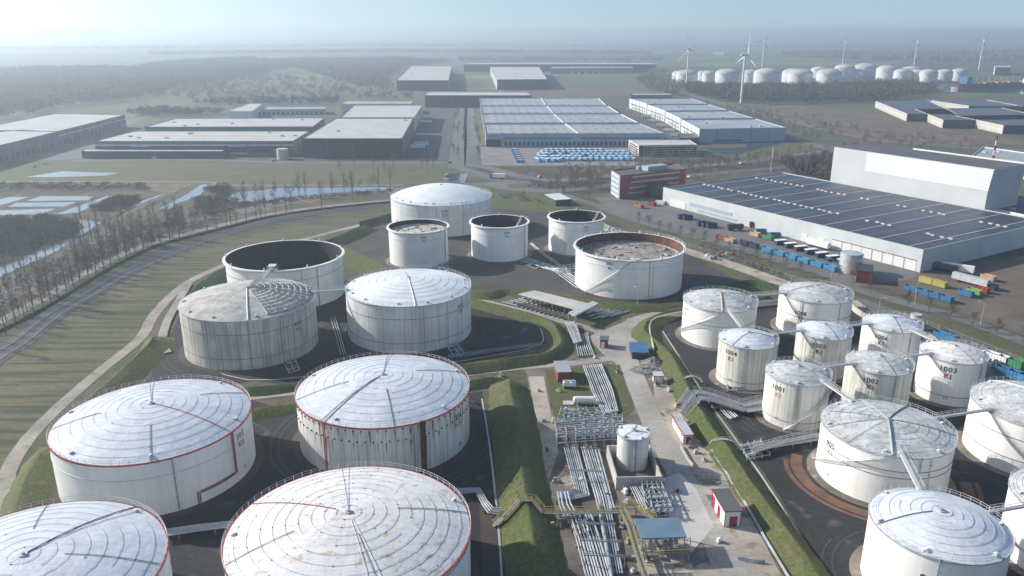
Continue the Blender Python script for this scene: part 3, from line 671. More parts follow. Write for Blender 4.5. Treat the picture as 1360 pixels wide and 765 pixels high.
# 500 series
_, a = tank('501', 51.9, 338.6, 23.7, HW, 'open white tank 501 with a rust-edged rim and mottled floating roof', GB, kind='open', girders=(.785,), girder_m='galv', num='501', num_d=-19, num_z=.83, size=1.9, mark_m='black_paint',
     pipes=[(22,), (26, 'galv', .08), (-75, 'galv', .1)], stairs=(-48, 5), rail=False)
open_top(_, 23.7, HW, 4.2, 'rust', 'float_roof', a, 16, .9, ladder=8, debris=60)
t501 = _
for nm in range(1): railing(t501, 24.2, HW, step=2.0, arc=(math.degrees(a) + 60, math.degrees(a) + 300))
_, a = tank('503', -45.8, 375.8, 14.3, HW, 'small white tank 503 with a cream floating roof below its rim', GB, kind='open', girders=(.76,), girder_m='galv', num='503', num_d=10, num_z=.83, size=1.7, mark_m='black_paint', pipes=[(62,), (60, 'galv', .1)], rail=False)
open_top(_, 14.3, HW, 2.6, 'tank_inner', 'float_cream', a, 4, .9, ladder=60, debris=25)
_, a = tank('504', -6.3, 386.2, 14.2, HW, 'small open white tank 504, dark inside, middle of the row of three', GB, kind='open', girders=(.74,), girder_m='galv', num='504', num_d=14.6, num_z=.81, size=1.7, mark_m='black_paint', pipes=[(58,), (62, 'galv', .1)], rail=False)
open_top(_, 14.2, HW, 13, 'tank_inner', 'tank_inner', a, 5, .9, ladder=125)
_, a = tank('505', 33.1, 397.6, 14.1, HW, 'small open white tank 505, dark inside, just beyond the wide open tank', GB, kind='open', girders=(.74,), girder_m='galv', num='505', num_d=20.6, num_z=.81, size=1.7, mark_m='black_paint', pipes=[(-22,)], rail=False)
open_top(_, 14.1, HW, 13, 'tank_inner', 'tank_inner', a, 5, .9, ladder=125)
tank('506', -40.8, 450.1, 28.9, HW, 'broad domed white tank 506 at the back of the tank farm, patched shell', GB, shell='shell_402', roof='roof_smooth', kind='dome', rise=6.2, rings=0, num='506', num_d=3, num_z=.8, size=2.2, mark='KII', mark_m='black_paint',
     girders=(.86, .66, .45, .25), girder_m='galv', pipes=[(24,)], vents=22, rail=True)
# right hand bund
kw = dict(rim='galv', roof='roof_grey', rings=4, kind='dome', rise=2.0, girders=(.985,), vents=5)
tank('1007', 76.1, 273.5, 13.1, HE, 'white tank 1007 with grey-patched roof, leftmost of the right hand bund', GC, shell='shell_right', num='1007', num_d=-62, mark_m='red_faded', num_m='red_faded', size=2.0, stairs=(-80, 4, 1.5), radials=[(5, 0, 1, 'tan', .3), (60, 0, 1), (120, 0, 1)], **{**kw, 'rise': 2.6, 'girders': (.985, .6)})
tank('1008', 114.3, 282.4, 13.0, HE, 'white tank 1008 at the rear of the right hand bund beside the sandy track', GC, shell='shell_right', num='1008', num_d=-20, num_z=.62, mark_m='red_faded', size=2.0, radials=[(40, 0, 1), (-60, 0, 1), (150, 0, 1)], pipes=[(-20,), (42,)], **{**kw, 'rise': 2.6, 'girders': (.985, .55)})
tank('1004', 75.6, 235.5, 9.1, HE, 'narrow white tank 1004 standing alone in front of tank 1007', GC, shell='shell_green', num='1004', num_d=-33, size=2.0, radials=[(-30, 0, 1), (100, 0, 1)], pipes=[(-8,), (80,)], **{**kw, 'roof': 'roof_white', 'girders': (.985, .17)})
tank('1005', 102.7, 242.9, 8.6, HE, 'narrow tank 1005 with green-streaked shell between 1004 and 1006', GC, shell='shell_green', num='1005', num_d=-7, size=2.0, radials=[(30, 0, 1), (-140, 0, 1)], pipes=[(-20,)], **{**kw, 'roof': 'roof_white'})
tank('1006', 128.0, 249.4, 9.2, HE, 'narrow white tank 1006 nearest the scrap containers at the rear', GC, shell='shell_right', num='1006', num_d=-17, size=2.0, radials=[(130, 0, 1), (20, 0, 1)], pipes=[(-4,), (40,)], **{**kw, 'roof': 'roof_white'})
tank('1001', 82.4, 208.9, 8.9, HE, 'narrow white tank 1001 at the left front, stair on its right side', GC, shell='shell_green', num='1001', num_d=-33, size=2.0, mark_m='red_faded', stairs=(-14, 84), radials=[(-120, 0, 1), (60, 0, 1)], **{**kw, 'girders': (.985, .17)})
tank('1002', 109.0, 216.2, 9.2, HE, 'narrow tank 1002 with a dirty grey roof behind the broad tank 905', GC, shell='shell_green', num='1002', num_d=-10, size=2.0, radials=[(30, 0, 1), (-150, 0, 1)], pipes=[(32,)], **kw)
tank('1003', 135.3, 224.2, 9.3, HE, 'clean white tank 1003 with bold number, rightmost of the narrow tanks', GC, shell='shell_right', num='1003', num_d=-4, size=2.2, radials=[(40, 0, 1), (-140, 0, 1)], pipes=[(55,)], **{**kw, 'roof': 'roof_rust', 'girders': (.985, .22)})
tank('905', 93.6, 177.0, 15.3, 13.6, 'broad white tank 905 with ribbed grey roof, rusty ring before it', GC, shell='shell_right', num='905', num_d=-50, num_z=.72, size=2.0, mark_m='red_faded', stairs=(-85, 2, 1.5), rings=6,
     radials=[(8, .05, 1, 'steel', .35), (100, 0, 1, 'steel', .12), (-150, 0, 1, 'steel', .2), (165, 0, 1, 'seam', .15), (55, 0, 1, 'seam', .06), (-60, 0, 1, 'seam', .06), (-95, 0, .9, 'seam', .06), (-30, 0, 1, 'seam', .05)], pipes=[(32,), (42, 'galv', .08)], **{k: v for k, v in {**kw, 'girders': (.985, .72, .6)}.items() if k != 'rings'})
tank('902', 85.2, 135.6, 12.7, HE, 'white tank 902 at the bottom right with clean concentric roof rings', GC, shell='shell_right', num='902', num_d=2, num_z=.6, size=2.3, radials=[(-55, .15, 1, 'steel', .12)], pipes=[(6, 'steel', .16)], rings=6, **{k: v for k, v in {**kw, 'rise': 2.8, 'roof': 'roof_white'}.items() if k != 'rings'})
tank('904', 138.2, 188.1, 15.4, HE, 'broad white tank cut off by the right edge, upper of the two', GC, shell='shell_right', num='904', num_d=3, num_z=.62, size=2.2, mark='KI', radials=[(-130, 0, 1, 'rail_light', .2), (120, 0, 1)], rings=5, **{k: v for k, v in {**kw, 'rise': 2.8, 'girders': (.985, .7, .3)}.items() if k != 'rings'})
tank('901', 119.1, 144.1, 12.6, HE, 'white tank at the lower right edge, only its left side visible', GC, shell='shell_right', **{**kw, 'rise': 2.6, 'girders': (.985, .3)})
MB().lathe([(18.6, .1), (21.5, .1)], 'rust_ring', 64, 93.6, 177.0, R(150), R(350)).build('ground_ring', kind='structure')
MB().lathe([(22.0, .1), (23.2, .1)], 'rust_ring', 64, 93.6, 177.0, R(160), R(350)).build('ground_ring', kind='structure')
# footbridges between the tank tops
def bridge(k0, k1, label, z0=None, lamp=False, wd=.8, p0=None, p1=None, sag=0):
    def pt(k, o, far):
        x, y, r, h = TANKS[k]; d = Vector((o[0] - x, o[1] - y)).normalized(); return Vector((x + d.x * (r + far), y + d.y * (r + far), h + .9))
    a = pt(k0, TANKS[k1], -1.2) if p0 is None else Vector((*P(p0[0], p0[1], TANKS[k0][3] + .9), TANKS[k0][3] + .9))
    b_ = pt(k1, TANKS[k0], -1.2) if p1 is None else Vector((*P(p1[0], p1[1], TANKS[k1][3] + .9), TANKS[k1][3] + .9))
    t = thing('footbridge', label, 'footbridge', (a.x, a.y, 0), 0, 'footbridges linking the tank roofs')
    o = Vector((a.x, a.y, 0)); a2, b2 = a - o, b_ - o; d = (b2 - a2); n = Vector((-d.y, d.x, 0)).normalized() * wd / 2
    m = MB(); m.beam(a2, b2, wd, .12, 'galv'); m.beam(a2 + n - Vector((0, 0, .2)), b2 + n - Vector((0, 0, .2)), .12, .35, 'rail_light'); m.beam(a2 - n - Vector((0, 0, .2)), b2 - n - Vector((0, 0, .2)), .12, .35, 'rail_light'); m.build('deck', t)
    for s in (-1, 1):
        m = MB(); k = max(3, int(d.length / 1.8))
        for z in (.55, 1.1): m.beam(a2 + n * s + Vector((0, 0, z)), b2 + n * s + Vector((0, 0, z)), .07, .07, 'rail_light')
        for i in range(k + 1): c = a2 + d * i / k + n * s; m.beam(c, c + Vector((0, 0, 1.1)), .06, .06, 'rail_light')
        m.build('railing', t)
    for e in (a2, b2):
        m = MB()
        for sx in (-1, 1):
            for sy in (-1, 1): m.box(e.x + sx * .6, e.y + sy * .6, e.z - .9, .1, .1, .9, 'galv')
        m.build('trestle', t)
    return t
bridge('1007', '1004', 'pale footbridge sloping down from the grey-patched roof at the rear left of the bund', wd=1.0, p0=(968, 412))
bridge('1007', '1008', 'long level footbridge over grass between the two rearmost broad tanks 1007 and 1008')
bridge('1004', '1005', 'short footbridge from the lone narrow tank 1004 to its right neighbour')
bridge('1005', '1006', 'short footbridge in front of tank 1008 joining two narrow tanks')
bridge('1001', '905', 'footbridge from tank 1001 to the back of broad tank 905', wd=1.0, p0=(1085, 500), p1=(1133, 533))
bridge('1001', '1002', 'thin footbridge between the front narrow tank and the dirty-roofed one')
bridge('1002', '1003', 'thin footbridge from the dirty-roofed tank to the clean tank 1003')
bridge('1006', '1003', 'footbridge from tank 1006 to clean tank 1003')
bridge('905', '904', 'footbridge from tank 905 to the broad tank at the right edge')
bridge('905', '902', 'pale broad footbridge dropping towards the bottom right tank with clean roof rings', wd=1.1, p0=(1196.5, 598), p1=(1224, 652))
bridge('902', '901', 'footbridge from tank 902 to the tank at the right edge of the frame')
bridge('403', '402', 'footbridge between the weathered tank and tank 402')
bridge('403', '404', 'footbridge between the weathered tank and the open black tank')
bridge('503', '504', 'footbridge between tanks 503 and 504') if False else None

for pts in ([(640, 530), (650, 590), (662, 700), (668, 800)], [(350, 548), (480, 534), (620, 516)], [(240, 470), (330, 505), (480, 490)], [(600, 482), (700, 464), (722, 452), (716, 434)], [(935, 526), (990, 602), (1032, 664), (1095, 765)], [(880, 440), (932, 520)]):
    strip('drain_channel', PP(pts), .5, .13, 'concrete')
for (cx, cy, r_) in ((-35.3, 198.3, 29), (-90.9, 180.6, 29), (-38.4, 279.4, 29), (-93.3, 264.8, 28.5), (85.2, 135.6, 18), (138.2, 188.1, 21), (82.4, 208.9, 13.5), (51.9, 338.6, 28)):
    MB().lathe([(r_, .115), (r_ + .5, .115)], 'bund_floor_grey', 60, cx, cy, R(random.uniform(0, 180)), R(random.uniform(200, 400))).build('wheel_track', kind='structure')
    MB().lathe([(r_ + 2, .115), (r_ + 2.5, .115)], 'bund_floor_grey', 60, cx, cy, R(random.uniform(0, 180)), R(random.uniform(200, 400))).build('wheel_track', kind='structure')

for k in range(26):
    px, py = random.uniform(725, 1000), random.uniform(495, 760)
    if px < 722 + (py - 495) * .1 or px > 900 + (py - 520) * .5: continue
    x, y = P(px, py); r_ = random.uniform(1.5, 4.5); sheet('ground_patch', [(x + r_ * random.uniform(.6, 1.2) * math.cos(a_ * .7), y + r_ * random.uniform(.5, 1.1) * math.sin(a_ * .7)) for a_ in range(9)], .072 + k * .0008, random.choice(['sand', 'concrete_light', 'grass_dark', 'asphalt_light', 'grass_green', 'dirt_path']))
# ================================================================== PIPEWORK AND PROCESS AREA
def bundle(label, pl, pr, n, z=.7, r=.2, m='pipe', supports=True, group='pipe bundles on low supports', dz=None, mix=()):
    """n parallel pipes running between the left edge polyline pl and right edge polyline pr (map points)"""
    x0, y0 = pl[0]; t = thing('pipe_bundle', label, 'pipe bundle', (x0, y0, 0), 0, group)
    for k in range(n):
        s = (k + .5) / n + random.uniform(-.12, .12) / n; pts = []
        for i in range(len(pl)):
            pts.append((pl[i][0] + (pr[i][0] - pl[i][0]) * s - x0, pl[i][1] + (pr[i][1] - pl[i][1]) * s - y0, (z if dz is None else dz[i])))
        MB().tube(pts, r * random.choice([.6, .7, .8, .85, 1]), random.choice(mix) if mix else m, 6).build('pipe', t)
    if supports:
        for i in range(len(pl) - 1):
            a0, a1, b0, b1 = [Vector((*q, 0)) for q in (pl[i], pl[i + 1], pr[i], pr[i + 1])]
            L_ = ((a1 - a0).length + (b1 - b0).length) / 2; c = int(L_ // 9)
            for j in range(c + 1):
                u = (j + .5) / (c + 1); p = a0.lerp(a1, u); q = b0.lerp(b1, u); zz = z if dz is None else dz[i]
                MB().beam((p.x - x0, p.y - y0, zz - r - .12), (q.x - x0, q.y - y0, zz - r - .12), .3, .24, 'seam').build('sleeper', t)
                for e in (p, q): MB().box(e.x - x0, e.y - y0, 0, .3, .3, max(.05, zz - r - .24), 'yard_dirt').build('support', t)
    return t
bundle('wide white pipe bundle running beside the brown hut to the pipe rack', PP([(773, 488), (785, 522), (800, 552)]), PP([(800, 486), (815, 520), (822, 549)]), 10, r=.24)
bundle('short raised white pipe bundle leaving the pump shelter', PP([(750, 433), (756, 447), (762, 461)]), PP([(764, 431), (769, 444), (773, 458)]), 7, z=1.4, r=.24)
bundle('shadowed lower pipes beside the short raised bundle by the junction', PP([(766, 447), (765, 462), (767, 475)]), PP([(781, 443), (785, 460), (791, 473)]), 8, z=.4, r=.2, m='pipe')
bundle('left pipe bundle south of the rack, turning left at the walkway', PP([(748, 597), (755, 625), (762, 652), (748, 657), (738, 657)]), PP([(767, 596), (774, 622), (784, 662), (760, 667), (740, 664)]), 7, r=.22, mix=('pipe', 'pipe_blue'))
bundle('second pipe bundle south of the rack, passing under the yellow walkway', PP([(771, 596), (780, 630), (790, 664), (796, 690), (808, 765)]), PP([(786, 595), (797, 630), (808, 662), (814, 690), (828, 765)]), 6, r=.22, mix=('pipe', 'pipe_blue'))
bundle('near pipe bundle running out of the bottom of the picture', PP([(754, 690), (762, 715), (775, 765), (785, 800)]), PP([(786, 684), (797, 715), (812, 765), (824, 800)]), 9, r=.24, mix=('pipe', 'pipe', 'galv'))
bundle('single thick pale blue pipe beside the near bundle', PP([(792, 675), (800, 715), (814, 800)]), PP([(796, 675), (805, 715), (820, 800)]), 1, r=.5, m='pipe_blue', z=1.2)
bundle('two thin pipes left of the concrete tank basin', PP([(789, 600), (800, 640), (811, 680)]), PP([(797, 598), (808, 640), (818, 678)]), 2, r=.28)
bundle('crooked pipes hopping up and over beside the walkway stairs', PP([(738, 660), (741, 680), (747, 694), (756, 696), (764, 720)]), PP([(756, 660), (760, 676), (768, 688), (778, 690), (784, 712)]), 4, r=.2, z=1.5)
bundle('pipes from the basin front to the blue canopy', PP([(835, 652), (843, 670), (852, 690)]), PP([(850, 650), (860, 668), (872, 690)]), 6, r=.22, z=1.6)
bundle('pipe pair along the foot of the right embankment', PP([(938, 592), (962, 630), (988, 672), (1012, 715), (1045, 770)]), PP([(942, 592), (966, 629), (992, 671), (1017, 715), (1050, 770)]), 2, r=.2, z=.5)
bundle('thin pipes running along the foot of the central embankment', PP([(727, 690), (736, 730), (746, 790)]), PP([(733, 690), (742, 730), (752, 790)]), 2, r=.18, z=.4)
bundle('pipe bends from the nearest tank to the walkway foot', PP([(606, 662), (632, 660), (640, 676), (648, 688), (662, 690)]), PP([(606, 654), (638, 653), (648, 670), (656, 679), (668, 680)]), 4, r=.22, z=1.2)
bundle('pale pipeline between tanks 301 and 302 in the dark bund', PP([(215, 712), (262, 705), (310, 700)]), PP([(215, 722), (262, 714), (310, 708)]), 4, r=.28, z=1.6, m='galv')
bundle('pipes from tank 402 along the foot of the bund', PP([(596, 472), (660, 463), (716, 456)]), PP([(596, 478), (660, 469), (718, 461)]), 3, r=.2, z=.5, m='pipe_blue')
bundle('pipes crossing the dark gap between tanks 403 and 402', PP([(438, 424), (446, 450), (452, 474)]), PP([(446, 422), (454, 448), (460, 472)]), 3, r=.16, z=.5)
bundle('pipes from tank 504 crossing the grey bund to the pump shelter', PP([(690, 348), (735, 362), (765, 385)]), PP([(700, 343), (748, 358), (782, 380)]), 5, r=.2, z=.6)
bundle('pipe strands leading from tank 505 to the south', PP([(703, 325), (722, 342), (750, 362)]), PP([(707, 324), (727, 340), (757, 361)]), 2, r=.3, z=.6)
bundle('pipes emerging over the embankment below tank 1004', PP([(952, 543), (960, 553), (968, 560)]), PP([(966, 538), (974, 549), (981, 556)]), 5, r=.2, z=.8)
bundle('pipes along the bund edge left of tank 1004', PP([(980, 548), (1000, 550), (1018, 556)]), PP([(980, 540), (1000, 544), (1020, 550)]), 3, r=.2, z=.9)
bundle('pipe run from tank 905 to the valve stand', PP([(1000, 606), (1040, 598), (1088, 590)]), PP([(1000, 596), (1040, 588), (1088, 582)]), 5, r=.18, z=1.2, m='galv')
# the big pipe rack
def pipe_rack(label, q, lv, nb, npipe, cat='pipe rack'):
    """steel frame over the quad q (map points, ccw from near left); cross pipes on each level"""
    x0, y0 = q[0]; t = thing('pipe_rack', label, cat, (x0, y0, 0)); A, B, C_, D_ = [Vector((a - x0, b - y0, 0)) for a, b in q]
    top = lv[-1] + .3
    for i in range(nb + 1):
        p = A.lerp(B, i / nb); s = D_.lerp(C_, i / nb)
        for e in (p, s, p.lerp(s, .5)): MB().box(e.x, e.y, 0, .25, .25, top, 'galv').build('column', t)
        for z in lv: MB().beam((p.x, p.y, z - .2), (s.x, s.y, z - .2), .2, .25, 'galv').build('crossbeam', t)
    for z in lv:
        for a_, b_ in ((A, B), (D_, C_), (A.lerp(D_, .5), B.lerp(C_, .5))): MB().beam((a_.x, a_.y, z - .45), (b_.x, b_.y, z - .45), .2, .22, 'galv').build('long_beam', t)
    for j, z in enumerate(lv):
        for k in range(npipe):
            u = (k + .5) / npipe + random.uniform(-.02, .02); a_ = A.lerp(D_, u); b_ = B.lerp(C_, u)
            e0, e1 = random.choice([0, 0, .1, .3]), random.choice([1, 1, .85, .6]); p = a_.lerp(b_, e0); s = a_.lerp(b_, e1)
            MB().tube([(p.x, p.y, z - .8 if random.random() < .4 else z), (p.x, p.y, z), (s.x, s.y, z), (s.x, s.y, z - .9)], random.uniform(.1, .2), random.choice(['pipe', 'pipe', 'galv', 'pipe_blue']), 6).build('pipe', t)
            if k % 2 == 0:
                for w_ in np.linspace(e0 + .1, e1 - .1, 5):
                    c = a_.lerp(b_, float(w_)); v = MB(); v.cyl(c.x, c.y, z + .1, z + .5, .16, 'steel', 8); v.cyl(c.x, c.y, z + .5, z + .56, .32, 'red' if random.random() < .1 else 'galv', 10); v.build('valve', t)
    return t
pipe_rack('wide steel pipe rack packed with grey pipes and valves, left of the small tank', PP([(740, 596), (826, 590), (826, 566), (736, 572)]), [2.2, 4.0], 7, 9)
pipe_rack('low pipe rack behind the wide rack with bends and white pipes', PP([(738, 568), (822, 560), (800, 545), (745, 546)]), [1.2], 5, 6)
pipe_rack('small valve manifold in front of the concrete basin', PP([(858, 690), (893, 688), (878, 652), (852, 652)]), [1.2, 2.4], 4, 6)
pipe_rack('valve stand at the end of the pipe run beside the right embankment', PP([(992, 612), (1022, 606), (1010, 588), (984, 594)]), [1.0], 3, 6)
for (q, lab) in (([(703, 345), (722, 352), (712, 358), (692, 350)], 'valve group at the foot of the middle small open tank'), ([(736, 356), (760, 352), (770, 362), (745, 366)], 'valve group squeezed between the wide open tank and the small one behind it'),
                 ([(577, 352), (592, 350), (598, 358), (584, 361)], 'valve group at the foot of the tank with the cream floating roof'), ([(592, 460), (606, 457), (616, 470), (602, 474)], 'valve group at the right foot of the smooth-roofed tank 402'),
                 ([(376, 482), (392, 478), (398, 492), (384, 497)], 'small valve group at the foot of the weathered tank'), ([(965, 510), (990, 512), (990, 520), (966, 520)], 'valve group at the left foot of the lone narrow tank 1004')):
    pipe_rack(lab, PP(q)[::-1], [.9], 2, 4, 'valve group')
mat('deck_grate', (.2, .21, .22), .7, .2, 2)
# steel stile deck over the right embankment
def deck(name, label, pts, wd, zs, m='galv', rail='rail_light', cat='walkway', posts=True):
    x0, y0 = pts[0]; t = thing(name, label, cat, (x0, y0, 0)); c = [Vector((x - x0, y - y0, z)) for (x, y), z in zip(pts, zs)]
    for i in range(len(c) - 1):
        a_, b_ = c[i], c[i + 1]; d = (b_ - a_); n = Vector((-d.y, d.x, 0)).normalized() * wd / 2
        MB().beam(a_, b_, wd, .15, 'deck_grate' if m == 'galv' else m).build('deck', t)
        for s in (-1, 1):
            b = MB(); k = max(1, int(d.length / 1.8))
            for z in (.55, 1.1): b.beam(a_ + n * s + Vector((0, 0, z)), b_ + n * s + Vector((0, 0, z)), .09, .09, rail)
            for j in range(k + 1): q = a_ + d * j / k + n * s; b.beam(q, q + Vector((0, 0, 1.1)), .08, .08, rail)
            b.build('railing', t)
        if posts:
            for j in range(max(1, int(d.length / 6)) + 1):
                q = a_ + d * j / max(1, int(d.length / 6))
                if q.z > .5: MB().box(q.x, q.y, 0, .18, .18, q.z - .1, 'galv').build('post', t)
    return t
deck('walkway', 'yellow-railed walkway climbing over the central embankment and along the pipes', PP([(655, 700), (668, 686), (690, 676), (712, 676), (724, 684), (770, 684), (826, 684)], 0)[:1] + PP([(668, 684), (690, 671), (708, 671), (722, 681), (775, 681), (826, 680)], 2.5), 1.3, [.3, 1.8, 3.9, 3.9, 2.6, 2.6, 2.6], 'galv', 'yellow')
deck('walkway', 'yellow-railed stair beside the blue canopy', PP([(826, 680), (836, 700), (846, 735), (858, 770)], 2.5), 1.2, [2.6, 2.6, 2.6, 2.6], 'galv', 'yellow')
deck('walkway', 'yellow-railed platform behind the blue canopy', PP([(818, 672), (845, 674), (870, 690)], 2), 1.2, [2, 2, 2], 'galv', 'yellow')
for k, pt_ in enumerate(([(905, 536), (920, 524), (938, 526), (985, 536), (1016, 530)], [(910, 544), (926, 532), (944, 534), (990, 543), (1014, 540)])):
    deck('walkway', ['rear grey steel deck crossing the embankment towards tank 1001', 'front grey steel deck crossing the embankment towards tank 1001'][k], PP(pt_, 2), 3.2, [.4, 3.0, 3.0, 1.6, 1.6], 'galv', 'galv')
deck('walkway', 'grey steel deck from tank 905 to the bund edge', PP([(1000, 600), (1040, 588), (1088, 578)], 1.5), 2.2, [1.8] * 3, 'galv', 'galv')

for k, (p, q) in enumerate((((898, 513), (932, 507)), ((941, 592), (985, 598)))):
    a_, b_ = P(*p), P(*q); t = thing('handrail_stair', ['steps with a handrail over the embankment near the small white hut', 'steps with a handrail over the embankment near the long white cabin'][k], 'steps', (*a_, 0))
    d = Vector((b_[0] - a_[0], b_[1] - a_[1])); b = MB(); h_ = MB()
    for i in range(17):
        u = i / 16; z = 2.6 * math.sin(math.pi * u) ** .7 if 0 < u < 1 else 0
        b.beam((d.x * u, d.y * u - .4, z + .1), (d.x * u, d.y * u + .4, z + .1), .5, .1, 'concrete')
    b.build('tread_run', t)
    h_.tube([(d.x * i / 16, d.y * i / 16 - .5, 2.6 * (math.sin(math.pi * i / 16) ** .7 if 0 < i < 16 else 0) + 1) for i in range(17)], .06, 'galv', 4); h_.build('handrail', t)
# pump shelter
def quad_roof(t, q, z0, z1, th, m, name='roof'):
    x0, y0 = t.location[0], t.location[1]; b = MB(); b.prism([(a - x0, c - y0) for a, c in q], z0, z1, m); return b.build(name, t)
q = PP([(688, 391), (710, 386), (784, 404), (766, 412)], 4.2); t = thing('pump_shelter', 'open-sided shelter with long white roof over rows of dark pumps', 'shelter', (*q[0], 0))
quad_roof(t, q, 4.1, 4.35, 0, 'concrete_light')
for i in range(6):
    for a_, b_ in ((q[0], q[3]), (q[1], q[2])):
        x, y = a_[0] + (b_[0] - a_[0]) * i / 5, a_[1] + (b_[1] - a_[1]) * i / 5; MB().box(x - q[0][0], y - q[0][1], 0, .2, .2, 4.1, 'galv').build('post', t)
pump = thing('pump', 'dark blue-grey pump with motor in the row under the white shelter', 'pump', (0, 0, 0), 0, 'pumps under the shelter')
MB().box(0, 0, 0, 2.2, .9, .3, 'concrete').build('base', pump); bm_ = MB(); bm_.tube([(-.9, 0, .8), (.3, 0, .8)], .35, 'blue_navy', 10); bm_.build('motor', pump)
bm_ = MB(); bm_.tube([(.4, 0, .8), (.8, 0, .8)], .5, 'steel', 10); bm_.tube([(.6, 0, .8), (.6, 0, 2.2), (.6, .8, 2.4)], .16, 'pipe', 6); bm_.build('pump_casing', pump)
kp = Kind(pump)
for r_ in range(2):
    for i in range(12):
        u = (i + .5) / 12; a_, b_ = P(694 - r_ * 14 + 0, 398 + r_ * 6), P(764 - r_ * 14, 420 + r_ * 5); kp.put(a_[0] + (b_[0] - a_[0]) * u, a_[1] + (b_[1] - a_[1]) * u, R(60))
q = PP([(755, 416), (764, 420), (795, 404), (787, 401)], 4.5); t = thing('duct_bridge', 'grey covered pipe bridge at the end of the pump shelter', 'pipe bridge', (*q[0], 0)); quad_roof(t, q, 4.3, 4.9, 0, 'galv')
for c in q: MB().box(c[0] - q[0][0], c[1] - q[0][1], 0, .4, .4, 4.3, 'galv').build('post', t)
for k in range(9):
    a_ = P(778 + k * 4, 418 - k * 0.5 + (k % 3) * 4); t = tag(MB().tube([(a_[0], a_[1], .5), (a_[0] + 9, a_[1] + 7, .5)], .3, 'pipe', 8).build('stored_pipe'), 'white steel pipe in the group lying beside the pump shelter', 'pipe', 'loose pipes beside the pump shelter')
for k in range(6):
    a_ = P(668 + k * 5, 403 - k * 1.2); tag(MB().tube([(a_[0], a_[1], .5), (a_[0] + 6, a_[1] - 4, .5)], .35, 'pipe', 8).build('header_pipe'), 'white header pipe in the group at the left end of the pump shelter', 'pipe', 'header pipes at the shelter end')
# small tank in its concrete basin
bx = PP([(819, 650), (877.5, 650), (872, 628), (806, 632)], 0)
p0 = P(818.5, 650); p1 = P(877.5, 649); wv = Vector((p1[0] - p0[0], p1[1] - p0[1])); nv = Vector((-wv.y, wv.x)).normalized() * 15.5
cs = [Vector(p0), Vector(p1), Vector(p1) + nv, Vector(p0) + nv]
t = thing('concrete_basin', 'square walled concrete basin holding the small tank', 'basin', (*p0, 0))
for i in range(4):
    a_, b_ = cs[i] - Vector(p0), cs[(i + 1) % 4] - Vector(p0); d = (b_ - a_).normalized() * .17
    MB().beam((*(a_ - d if i % 2 else a_ + d), 1.75), (*(b_ + d if i % 2 else b_ - d), 1.75), .35, 3.5, 'concrete').build('wall', t)
b = MB(); b.add([(*(c - Vector(p0)), .16) for c in cs], [[0, 1, 2, 3]], 'yard_dirt'); b.build('floor', t)
t, a = tank('small', 31.3, 182.3, 4.05, 9.3, 'small grey-white cylindrical tank standing in the square concrete basin', None, shell='shell_402', roof='roof_smooth', rings=1, kind='cone', rise=.5, girders=(.985,), pipes=[(8, 'steel', .12), (12, 'steel', .08)], rail=False, radials=[(90, 0, .9), (-40, 0, .9), (170, .2, .9)], vents=4)
if 'group' in t: del t['group']
b = MB()
for k in (-.3, .3): b.tube([(31.5 + k, 178.6, 9), (31.5 + k, 178.4, .5)], .06, 'galv', 4)
for k in range(28): b.beam((31.2, 178.4, .7 + k * .3), (31.8, 178.4, .7 + k * .3), .05, .05, 'galv')
tag(b.build('ladder'), 'vertical steel ladder on the front of the small basin tank', 'ladder')
# blue canopy
q = PP([(851.8, 715.6), (912, 713.5), (901.8, 687.6), (841.5, 689.4)], 5.2); t = thing('canopy', 'flat blue-grey canopy roof on posts over process equipment', 'canopy', (*q[0], 0))
quad_roof(t, q, 5.0, 5.3, 0, 'canopy_blue')
for u in (0.03, .5, .97):
    for w_ in (.04, .96):
        x = (1 - w_) * ((1 - u) * q[0][0] + u * q[1][0]) + w_ * ((1 - u) * q[3][0] + u * q[2][0]); y = (1 - w_) * ((1 - u) * q[0][1] + u * q[1][1]) + w_ * ((1 - u) * q[3][1] + u * q[2][1])
        MB().box(x - q[0][0], y - q[0][1], 0, .25, .25, 5.0, 'galv').build('post', t)
for k in range(7):
    x, y = q[0][0] + 1 + k * 1.5, q[0][1] + 1.2 + (k % 3) * 1.8; e = thing('process_vessel', 'grey process vessel in the group under the blue canopy', 'vessel', (x, y, 0), 0, 'vessels under the canopy')
    MB().cyl(0, 0, .6, 2.8 + (k % 2), .55, 'pipe', 14).build('shell', e, smooth=False); b = MB()
    for j in range(3): b.box(.4 * math.cos(j * 2.1), .4 * math.sin(j * 2.1), 0, .1, .1, .7, 'galv')
    b.build('legs', e); MB().tube([(0, 0, 2.8 + (k % 2)), (0, 0, 4.2), (.9, .6, 4.2), (.9, .6, 1)], .1, 'pipe', 6).build('pipe', e)
c0 = Vector(q[0]); deck('walkway', 'yellow-railed platform along the front of the blue canopy', [(q[0][0] + .5, q[0][1] - 1), (q[1][0] + .5, q[1][1] - 1)], 1.3, [2.2, 2.2], 'galv', 'yellow')
sheet('concrete_pad', [(q[0][0] - 1, q[0][1] - 5), (q[1][0] + 1, q[1][1] - 5), (q[1][0] + 1, q[1][1] + 7), (q[0][0] - 1, q[0][1] + 7)], .13, 'sand')
